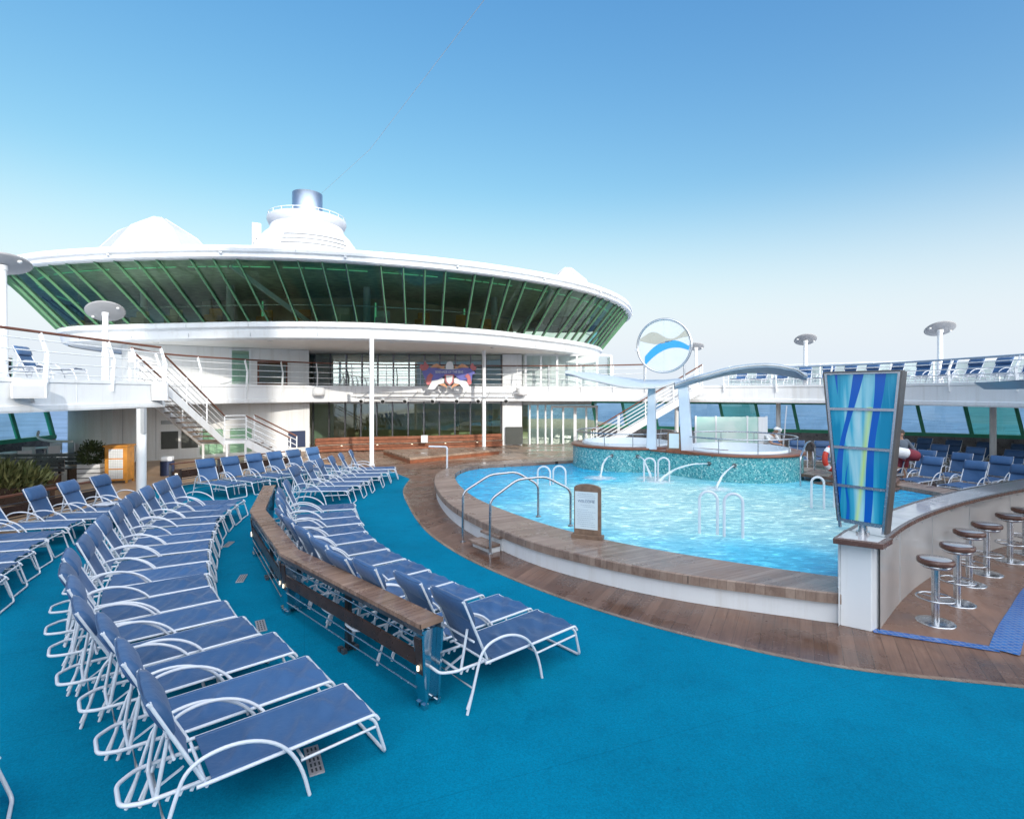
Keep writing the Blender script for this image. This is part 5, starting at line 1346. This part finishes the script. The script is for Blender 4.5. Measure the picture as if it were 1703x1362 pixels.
at(MB().tube([(-7.9, 26.9, 2.86), (.3, 27.7, 2.86)], .03, 8).build('pipe', M['steel']), tr)
for k in range(7):
    x = -7.4 + k * 1.23; y = 26.6 + (x + 7.6) * .104; at(MB().tube([(x, y, 2.66), (x + .1, y + 1.0, 2.95)], .02, 6).build('bracket', M['steel']), tr)
SP = [-7.35, -6.4, -5.25, -3.9, -2.75, -1.65, -.3]
for i, x in enumerate(SP):
    y = 26.6 + (x + 7.6) * .104
    t = thing('spotlight', ['white spotlight at the left end of the balcony lighting truss', 'spotlight, second from left under the banner truss', 'spotlight, third from left under the banner truss', 'spotlight hanging in the middle of the balcony truss', 'spotlight, third from right under the banner truss', 'spotlight, second from right under the banner truss', 'spotlight at the right end of the balcony lighting truss'][i], 'spotlight', (x, y, 2.62), random.uniform(-.5, .5), 'spotlights on the balcony truss')
    MB().tube([(0, .12, -.02), (0, -.14, -.16)], [.085, .12], 16).build('housing', M['white'], t)
    MB().tube([(0, -.135, -.158), (0, -.15, -.166)], .095, 16).build('lens', M['dark'], t); MB().box((0, 0, 0), (.05, .05, .14)).build('yoke', M['steel'], t)

# ------------------------------------------------------------------ lamp posts with tilted discs
for i, (x, y, z, rad, tx_, ty_, lab) in enumerate(((-14.5, 19.3, 5.80, .60, -.42, -.32, 'white lamp post with tilted grey disc on the left upper deck'), (-12.25, 13.0, 6.0, .56, -.22, -.2, 'white lamp post with dark disc cut off by the left picture edge'),
                                      (14.1, 26.0, 5.45, .50, -.48, .12, 'white lamp post with grey disc on the right deck, left of the painted lantern'), (17.4, 22.0, 5.50, .54, -.48, .12, 'white lamp post with grey disc on the right deck, right of the painted lantern'), (10.2, 30.0, 5.45, .43, -.44, .12, 'white lamp post with grey disc just right of the round emblem'))):
    t = thing('lamp_post', lab, 'lamp post', (x, y, ZT), 0, 'lamp posts on the upper deck')
    h = z - ZT
    MB().lathe((0, 0, 0), [(.16, 0), (.16, .05), (.115, .08), (.11, h * .45), (.095, h * .47), (.09, h - .1)], 20).build('pole', M['white'], t)
    d = MB().lathe((0, 0, 0), [(0, -.05), (rad * .5, -.055), (rad * .93, -.03), (rad, 0), (rad * .93, .03), (rad * .5, .06), (0, .075)], 48).build('disc', M['disc'], t)
    d.location = (0, 0, h); d.rotation_euler = (tx_, ty_, 0)
    for s in (-1, 1):
        l = MB().lathe((s * rad * .78, 0, -.075), [(0, 0), (.045, 0), (.05, .04), (0, .045)], 12).build('lamp', M['lamp_off'], d)
    MB().cyl((0, 0, h - .16), .11, .12, 20).build('collar', M['white'], t)

# speakers and round lights on the deck edge
def spk(lab, c, size, rz, tilt):
    t = thing('deck_speaker', lab, 'speaker', c, rz)
    b = MB().box((0, 0, 0), size).build('cabinet', M['white'], t, bevel=.015); b.rotation_euler = (tilt, 0, 0)
    g_ = MB().box((0, -size[1] / 2 - .004, 0), (size[0] * .86, .008, size[2] * .8)).build('grille', M['pale_grey'], t); g_.rotation_euler = (tilt, 0, 0)
    MB().beam((0, size[1] * .2, -size[2] * .4), (0, size[1] * .9, -size[2] * .9), .08, .04).build('bracket', M['white'], t)
spk('large white speaker box hanging on the left deck edge near the picture edge', (-10.95, 12.3, 2.98), (.62, .42, .34), R(35), R(14))
spk('white speaker box hanging on the deck edge at the top of the left stairs', (-11.05, 17.0, 2.93), (.42, .36, .5), R(28), R(10))
for i, (x, y, lab) in enumerate(((-9.35, 26.35, 'round white flood lamp on the balcony edge left of the banner'), (.55, 29.05, 'round white flood lamp on the balcony edge right of the banner'), (8.7, 26.2, 'round white flood lamp on the deck edge at the head of the right stairs'))):
    t = thing('deck_lamp', lab, 'deck lamp', (x, y, 2.95)); MB().lathe((0, -.15, 0), [(0, -.2), (.25, -.2), (.3, -.1), (.3, .12), (.22, .2), (0, .2)], 24).build('housing', M['white'], t); MB().box((0, .05, 0), (.2, .3, .1)).build('bracket', M['white'], t)

# ------------------------------------------------------------------ left terrace: cabinet, planters, benches, tables
cb_ = thing('lattice_cabinet', 'tall orange wooden cabinet with white lattice panels beside the left column', 'cabinet', (-12.72, 17.55, 0), R(12))
MB().box((0, 0, .62), (.64, .5, 1.08)).box((0, 0, 1.19), (.72, .58, .05)).build('body', M['orange'], cb_, bevel=.01)
for s in (-1, 1):
    for q in (-1, 1): MB().box((s * .29, q * .22, .04), (.06, .06, .08)).build('leg', M['orange'], cb_)
for k in range(3):
    p = MB().box((0, -.254, .29 + k * .33), (.40, .012, .29)).build('lattice_panel', M['cloth_white'], cb_)
    g_ = MB()
    for a in range(1, 8): g_.box((-.2 + a * .05, -.262, .29 + k * .33), (.006, .004, .29))
    for a in range(1, 6): g_.box((0, -.262, .145 + k * .33 + a * .048), (.40, .004, .006))
    g_.build('lattice', M['grey'], p)
def foliage(c, rad, n, size, upright=0, seed=1):
    rnd = random.Random(seed); mb = MB()
    for _ in range(n):
        while True:
            p = Vector((rnd.uniform(-1, 1), rnd.uniform(-1, 1), rnd.uniform(-1, 1)))
            if .25 < p.length < 1: break
        p = Vector((p.x * rad[0], p.y * rad[1], p.z * rad[2])) * rnd.uniform(.75, 1.08)
        q = Vector(c) + p; d = (p.normalized() + Vector((rnd.uniform(-.7, .7), rnd.uniform(-.7, .7), rnd.uniform(-.3, .7) + upright))).normalized()
        s_ = d.orthogonal().normalized(); s_.rotate(Matrix.Rotation(rnd.uniform(0, 6.28), 3, d)); l = size * rnd.uniform(.6, 1.3); w_ = l * (.28 if size < .2 else .10)
        mb.add([q, q + d * l * .5 + s_ * w_, q + d * l, q + d * l * .5 - s_ * w_], [(0, 1, 2, 3)])
    return mb
pl = thing('planter_box', 'white slatted planter box with a dark round bush beside the orange cabinet', 'planter', (-13.55, 17.5, 0), R(10))
for k in range(4): MB().box((0, 0, .10 + k * .15), (.66, .5, .12)).build('slat', M['white'], pl)
MB().box((0, 0, .30), (.62, .46, .52)).build('liner', M['dark'], pl)
foliage((-.02, 0, .92), (.40, .36, .42), 1500, .085, 0, 5).build('bush', M['hedge'], pl)
p2 = thing('planter_box', 'low planter overflowing with feathery green plants at the left edge', 'planter', (-14.4, 14.0, 0))
at(MB().box((-13.6, 14.2, .22), (2.6, .6, .44), R(4)).build('trough', M['teak_dark']), p2)
at(foliage((-13.6, 14.2, .60), (1.5, .5, .42), 2600, .26, .9, 9).build('plants', M['leaf']), p2)
for i, (x, y, rz, lab) in enumerate(((-15.6, 17.5, R(5), 'dark slatted bench along the terrace at far left, the farther one'), (-14.9, 15.9, R(5), 'dark slatted bench behind the low planter at far left'))):
    t = thing('slatted_bench', lab, 'bench', (x, y, 0), rz)
    for k in range(4): MB().box((0, -.2 + k * .13, .45), (2.9, .10, .035)).build('seat_slat', M['dark_steel'], t)
    for k in range(3): MB().box((0, .28, .58 + k * .13), (2.9, .03, .10)).build('back_slat', M['dark_steel'], t)
    for s in (-1.3, 1.3): MB().box((s, .05, .22), (.06, .5, .44)).box((s, .30, .55), (.06, .05, .65)).build('end_frame', M['teak_dark'], t)
def make_cafe_chair():
    t = thing('cafe_chair', 'c', 'chair')
    MB().box((0, 0, .45), (.44, .44, .03)).build('seat', M['dark_steel'], t, bevel=.008)
    MB().box((0, .21, .70), (.42, .03, .30)).build('backrest', M['frame_white'], t, bevel=.008)
    for sx_ in (-1, 1):
        for sy_ in (-1, 1): MB().tube([(sx_ * .20, sy_ * .20, 0), (sx_ * .19, sy_ * .19, .45 if sy_ < 0 else .86)], .014, 6).build('leg', M['frame_white'], t)
    return t
def make_table():
    t = thing('cafe_table', 't', 'table'); MB().cyl((0, 0, .72), .42, .03, 32).build('tabletop', M['pale_grey'], t); MB().cyl((0, 0, .02), .035, .70, 14).build('post', M['steel'], t); MB().cyl((0, 0, 0), .26, .025, 28).build('base', M['steel'], t); return t
tb0 = make_table(); ch0 = make_cafe_chair(); cn = 0; first = True
tl = ['closest to the picture edge', 'by the left window wall', 'nearest the rounded wall corner']
for i, (x, y) in enumerate(((-17.1, 17.4), (-18.0, 19.6), (-18.4, 21.3))):
    t = tb0 if i == 0 else copy_tree(tb0); t.location = (x, y, 0); t['label'] = 'round cafe table under the left windows, ' + tl[i]; t['group'] = 'tables under the left windows'
    for k, (dx, dy, rz) in enumerate(((.55, -.35, -2.0), (-.2, .65, .3), (.5, .5, -.8))):
        c = ch0 if first else copy_tree(ch0); first = False
        c.location = (x + dx, y + dy, 0); c.rotation_euler = (0, 0, rz)
        c['label'] = 'white metal chair, %s the round table %s' % (['near right of', 'behind', 'far right of'][k], tl[i]); c['group'] = 'chairs at the tables on the left'
for i, (x, y, lab) in enumerate(((-10.9, 13.6, 'small white side table between the far-left loungers'),)):
    t = thing('side_table', lab, 'side table', (-9.05, 12.05, .006)); MB().box((0, 0, .42), (.34, .34, .03)).build('tabletop', M['frame_white'], t, bevel=.01); MB().box((0, 0, .2), (.24, .24, .4)).build('pedestal', M['frame_white'], t)
sh = thing('wall_handle', 'curved white grab rail on the rounded corner of the left wall', 'grab rail', (-18, 21.6, 1.1)); at(MB().tube(catmull([(-18.9, 21.6, 1.35), (-18.75, 21.4, 1.15), (-18.2, 21.2, 1.02), (-17.3, 21.3, .98)], 6), .05, 8).build('rail', M['white']), sh)
bkt = thing('towel_bin', 'dark blue and white towel bin on the sunlit floor behind the left column', 'bin', (-12.1, 19.0, 0)); at(MB().cyl((-12.1, 19.0, 0), .22, .5, 20).build('bin', M['navy']), bkt); at(MB().box((-12.1, 19.0, .58), (.36, .3, .16), .3).build('towel_stack', M['cloth_white'], bevel=.04), bkt)

# ------------------------------------------------------------------ people
def skin_body(name, nodes, edges, m, parent=None, sub=2):
    me = bpy.data.meshes.new(name); me.from_pydata([n[:3] for n in nodes], edges, []); me.materials.append(m)
    o = bpy.data.objects.new(name, me); COL.objects.link(o)
    md = o.modifiers.new('Skin', 'SKIN'); md.use_smooth_shade = True
    if not me.skin_vertices: bpy.context.view_layer.objects.active = o
    sv = me.skin_vertices[0].data if me.skin_vertices else None
    if sv is None:
        bm = bmesh.new(); bm.from_mesh(me); bm.verts.layers.skin.verify(); bm.to_mesh(me); bm.free(); sv = me.skin_vertices[0].data
    for i, n in enumerate(nodes):
        r_ = n[3]; sv[i].radius = r_ if isinstance(r_, tuple) else (r_, r_); sv[i].use_root = (i == 0)
    s_ = o.modifiers.new('Subdivision', 'SUBSURF'); s_.levels = sub; s_.render_levels = sub
    if parent: o.parent = parent
    return o
def hand(nodes, edges, wi, d, side):
    """five short finger chains from the palm; d = forward direction, side = thumb side"""
    w_ = Vector(nodes[wi][:3]); d = Vector(d).normalized(); s = Vector(side).normalized(); up = d.cross(s)
    p = w_ + d * .075; nodes.append((*p, .026)); pi = len(nodes) - 1; edges.append((wi, pi))
    for k, (o, l) in enumerate(((-.030, .062), (-.010, .075), (.010, .080), (.030, .070))):
        a = p + s * o + d * .03; b = a + d * l * .5 + up * .01; c = b + d * l * .4 + up * .03
        n0 = len(nodes); nodes += [(*a, .010), (*b, .009), (*c, .008)]; edges += [(pi, n0), (n0, n0 + 1), (n0 + 1, n0 + 2)]
    a = w_ + d * .035 + s * .035; b = a + d * .03 + s * .025; n0 = len(nodes); nodes += [(*a, .012), (*b, .010)]; edges += [(wi, n0), (n0, n0 + 1)]
def head_parts(root, c, f, hair_m, cap=None):
    """face features on a head centre c looking along f"""
    c = Vector(c); f = Vector(f).normalized(); s = Vector((-f.y, f.x, 0))
    e = MB()
    for k in (-1, 1): q = c + f * .093 + s * (.032 * k) + Vector((0, 0, .012)); e.lathe(q, [(0, -.009), (.010, 0), (0, .009)], 8)
    e.build('eyes', M['dark'], root); q = c + f * .10; MB().tube([q + Vector((0, 0, .015)), q + f * .022 - Vector((0, 0, .02))], [.010, .015], 8).build('nose', M['skin'], root)
    MB().box(c + f * .092 - Vector((0, 0, .055)), (.045, .012, .008), math.atan2(f.y, f.x) + math.pi / 2).build('mouth', M['maroon'], root)
    er = MB()
    for k in (-1, 1): q = c + s * (.085 * k); er.lathe(q, [(0, -.03), (.018, 0), (0, .03)], 8)
    er.build('ears', M['skin'], root)
    hm = MB(); vs = []; 
    for i in range(9):
        a = math.pi / 2 * i / 8
        for k in range(20):
            b = 2 * math.pi * k / 20; vs.append(c + Vector((math.cos(a) * math.cos(b) * .102, math.cos(a) * math.sin(b) * .102, .028 + math.sin(a) * .105)) - f * .012)
    fs = [(i * 20 + k, i * 20 + (k + 1) % 20, (i + 1) * 20 + (k + 1) % 20, (i + 1) * 20 + k) for i in range(8) for k in range(20)]
    hm.add(vs, fs, True)
    if cap: hm.tube([c + f * .08 + Vector((0, 0, .035)), c + f * .17 + Vector((0, 0, .02))], [.07, .06], 10)
    hm.build('cap' if cap else 'hair', M[cap] if cap else M[hair_m], root)
# the man walking behind the lantern with a roll under his arm (local coordinates, facing the pool)
man = thing('person', 'person in grey sweatshirt and maroon shorts carrying a white and maroon roll behind the lantern', 'person', (12.18, 16.9, 0), 0)
nd = [(0, 0, .90, (.145, .10)), (-.02, -.01, 1.10, (.13, .10)), (-.05, -.02, 1.30, (.155, .11)), (-.07, -.03, 1.44, .065), (-.08, -.05, 1.52, .055), (-.085, -.06, 1.60, (.080, .092)), (-.085, -.06, 1.69, (.070, .08)),
      (.13, -.02, 1.385, .062), (.30, -.04, 1.16, .048), (.36, -.20, .96, .036), (-.27, -.03, 1.37, .062), (-.40, -.10, 1.14, .048), (-.30, -.30, 1.02, .036),
      (.09, 0, .82, .095), (.07, -.02, .48, .062), (.05, .02, .10, .042), (.02, -.14, .045, .036),
      (-.10, 0, .82, .095), (-.22, -.12, .50, .062), (-.30, .18, .30, .042), (-.34, .16, .22, .034)]
eg = [(0, 1), (1, 2), (2, 3), (3, 4), (4, 5), (5, 6), (2, 7), (7, 8), (8, 9), (2, 10), (10, 11), (11, 12), (0, 13), (13, 14), (14, 15), (15, 16), (0, 17), (17, 18), (18, 19), (19, 20)]
hand(nd, eg, 9, (-.3, -.5, -.7), (-.8, .1, .3)); hand(nd, eg, 12, (.5, -.4, -.6), (.6, .2, .5))
skin_body('body', nd, eg, M['skin'], man)
skin_body('sweatshirt', [(0, 0, .93, (.165, .125)), (-.02, -.01, 1.10, (.155, .125)), (-.05, -.02, 1.30, (.178, .13)), (-.07, -.03, 1.42, .085), (.13, -.02, 1.385, .085), (.30, -.04, 1.16, .070), (.355, -.185, .985, .052), (-.27, -.03, 1.37, .085), (-.40, -.10, 1.14, .070), (-.312, -.275, 1.035, .052)], [(0, 1), (1, 2), (2, 3), (2, 4), (4, 5), (5, 6), (2, 7), (7, 8), (8, 9)], M['sweat'], man)
skin_body('shorts', [(0, 0, .93, (.16, .12)), (.09, 0, .80, .118), (.075, -.015, .54, .10), (-.10, 0, .80, .118), (-.205, -.105, .55, .10)], [(0, 1), (1, 2), (0, 3), (3, 4)], M['maroon'], man)
skin_body('shoe', [(.05, .04, .05, .052), (.02, -.15, .045, .045)], [(0, 1)], M['shoe'], man); skin_body('shoe', [(-.31, .22, .30, .052), (-.36, .13, .18, .045)], [(0, 1)], M['shoe'], man)
head_parts(man, (-.085, -.07, 1.63), (-.35, -1, 0), 'hair')
rl = thing('carried_roll', 'thick white and maroon roll carried in the arms of the person behind the lantern', 'roll', (11.95, 16.5, 1.0))
at(MB().tube([(11.50, 16.52, 1.12), (11.53, 16.52, 1.13), (12.0, 16.48, 1.04), (12.02, 16.48, 1.03)], [.12, .165, .165, .15], 20).build('white_sleeve', M['cloth_white']), rl)
at(MB().tube([(12.02, 16.48, 1.035), (12.22, 16.47, .99), (12.33, 16.47, .965), (12.36, 16.47, .96)], [.172, .175, .15, .10], 20).build('maroon_end', M['maroon']), rl)
# the cleaner bending behind the right whirlpool
cl = thing('person', 'person in white shirt and cap bending over behind the whirlpool rail with a pole', 'person', (9.60, 20.4, 0), 0)
nd = [(0, 0, .88, (.13, .12)), (.02, -.06, 1.08, (.12, .11)), (.07, -.16, 1.26, (.14, .11)), (.12, -.24, 1.36, .06), (.16, -.30, 1.42, .055), (.20, -.35, 1.47, (.08, .09)), (.23, -.38, 1.54, (.07, .078)),
      (.25, -.18, 1.28, .055), (.36, -.30, 1.06, .042), (.38, -.42, 1.10, .034), (-.09, -.16, 1.26, .055), (.02, -.34, 1.02, .042), (.28, -.46, .98, .034),
      (.09, 0, .80, .085), (.10, -.05, .46, .058), (.10, .02, .09, .042), (.10, -.14, .045, .036), (-.10, .02, .80, .085), (-.12, -.04, .46, .058), (-.14, .06, .09, .042), (-.14, -.10, .045, .036)]
eg = [(0, 1), (1, 2), (2, 3), (3, 4), (4, 5), (5, 6), (2, 7), (7, 8), (8, 9), (2, 10), (10, 11), (11, 12), (0, 13), (13, 14), (14, 15), (15, 16), (0, 17), (17, 18), (18, 19), (19, 20)]
hand(nd, eg, 9, (.1, -.3, .3), (.2, .3, .8)); hand(nd, eg, 12, (.5, -.2, -.1), (.1, .2, .9))
skin_body('body', nd, eg, M['skin'], cl)
skin_body('shirt', [(0, 0, .90, (.15, .14)), (.02, -.06, 1.08, (.14, .135)), (.07, -.16, 1.26, (.165, .13)), (.11, -.22, 1.34, .08), (.25, -.18, 1.28, .078), (.33, -.265, 1.13, .064), (-.09, -.16, 1.26, .078), (-.01, -.29, 1.09, .064)], [(0, 1), (1, 2), (2, 3), (2, 4), (4, 5), (2, 6), (6, 7)], M['cloth_white'], cl)
skin_body('trousers', [(0, 0, .90, (.145, .13)), (.09, 0, .80, .105), (.10, -.045, .46, .078), (.10, .02, .13, .062), (-.10, .02, .80, .105), (-.12, -.035, .46, .078), (-.14, .06, .13, .062)], [(0, 1), (1, 2), (2, 3), (0, 4), (4, 5), (5, 6)], M['trouser'], cl)
skin_body('shoe', [(.10, .05, .05, .05), (.10, -.15, .045, .042)], [(0, 1)], M['shoe'], cl); skin_body('shoe', [(-.14, .09, .05, .05), (-.14, -.11, .045, .042)], [(0, 1)], M['shoe'], cl)
head_parts(cl, (.205, -.36, 1.50), (.55, -.8, 0), 'hair', cap='cloth_white')
po = thing('cleaning_pole', 'long thin white pole held upright by the bending person', 'pole', (9.9, 19.95, 0)); at(MB().tube([(9.93, 19.92, .04), (10.0, 19.90, 1.2), (10.1, 19.9, 2.42)], .02, 8).build('pole', M['frame_white']), po); at(MB().box((9.93, 19.92, .03), (.3, .08, .05)).build('mop_head', M['cloth_white']), po)

# ================================================================== camera, sky, sun
cam = bpy.data.cameras.new('camera'); co = bpy.data.objects.new('camera', cam); COL.objects.link(co)
co.location = (0, 0, EYE); co.rotation_euler = (R(90), 0, 0)
cam.sensor_width = 36; cam.lens = 900 / 1703 * 36; cam.shift_y = -(681 - 653) / 1703; cam.clip_end = 100000; cam.clip_start = .05
scene.camera = co
EL = R(20); d = Vector((-.42 * math.cos(EL), .907 * math.cos(EL), -math.sin(EL))).normalized()
sun = bpy.data.lights.new('sun', 'SUN'); sun.energy = 3.2; sun.angle = R(.6); sun.color = (1, .93, .82)
so = bpy.data.objects.new('sun', sun); COL.objects.link(so); so.rotation_euler = d.to_track_quat('-Z', 'Y').to_euler(); so.location = (10, -20, 30)
w = bpy.data.worlds.new('World'); scene.world = w; w.use_nodes = True; nt = w.node_tree
bg = nt.nodes['Background']; sky = nt.nodes.new('ShaderNodeTexSky'); sky.sky_type = 'NISHITA'; sky.sun_disc = False
sky.sun_elevation = EL; sky.sun_rotation = math.atan2(-d.x, -d.y); sky.altitude = 0; sky.air_density = 1.0; sky.dust_density = .6; sky.ozone_density = 2.0
def vm(op, a, b=None):
    n = nt.nodes.new('ShaderNodeVectorMath'); n.operation = op
    for i, x in enumerate((a, b)):
        if x is None: continue
        if isinstance(x, tuple): n.inputs[i].default_value = x
        else: nt.links.new(x, n.inputs[i])
    return n
def mr(val, f0, f1, t0, t1):
    n = nt.nodes.new('ShaderNodeMapRange'); n.interpolation_type = 'SMOOTHSTEP'; nt.links.new(val, n.inputs['Value'])
    for k, v in zip(('From Min', 'From Max', 'To Min', 'To Max'), (f0, f1, t0, t1)): n.inputs[k].default_value = v
    return n.outputs[0]
hsv = nt.nodes.new('ShaderNodeHueSaturation'); hsv.inputs['Saturation'].default_value = 1.32; nt.links.new(sky.outputs[0], hsv.inputs['Color'])
gain = vm('SCALE', hsv.outputs[0]); gain.inputs['Scale'].default_value = .15 * 2.4
knee = vm('ADD', gain.outputs[0], (4.0, 3.3, 1.19)); soft = vm('DIVIDE', vm('MULTIPLY', gain.outputs[0], (4.7, 3.2, 1.56)).outputs[0], knee.outputs[0])
tc = nt.nodes.new('ShaderNodeTexCoord'); dirv = vm('NORMALIZE', tc.outputs['Generated']); sp = nt.nodes.new('ShaderNodeSeparateXYZ'); nt.links.new(dirv.outputs[0], sp.inputs[0])
haze = nt.nodes.new('ShaderNodeMix'); haze.data_type = 'RGBA'; nt.links.new(mr(sp.outputs['Z'], .03, .36, 1, 0), haze.inputs[0]); nt.links.new(soft.outputs[0], haze.inputs[6]); haze.inputs[7].default_value = (.79, .87, .95, 1)
dt = vm('DOT_PRODUCT', dirv.outputs[0], (-d.x, -d.y, -d.z))            # fill added on the sun's side of the sky to lift the shade
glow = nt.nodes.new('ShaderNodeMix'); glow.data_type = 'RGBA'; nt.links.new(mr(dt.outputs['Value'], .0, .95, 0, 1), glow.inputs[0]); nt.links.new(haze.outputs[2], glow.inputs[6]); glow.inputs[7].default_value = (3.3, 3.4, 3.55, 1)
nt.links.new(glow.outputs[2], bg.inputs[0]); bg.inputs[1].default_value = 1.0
scene.view_settings.view_transform = 'Standard'; scene.view_settings.look = 'None'; scene.view_settings.exposure = 0; scene.view_settings.gamma = 1
scene.render.engine = 'CYCLES'; scene.cycles.max_bounces = 8; scene.cycles.transparent_max_bounces = 12; scene.cycles.use_denoising = True
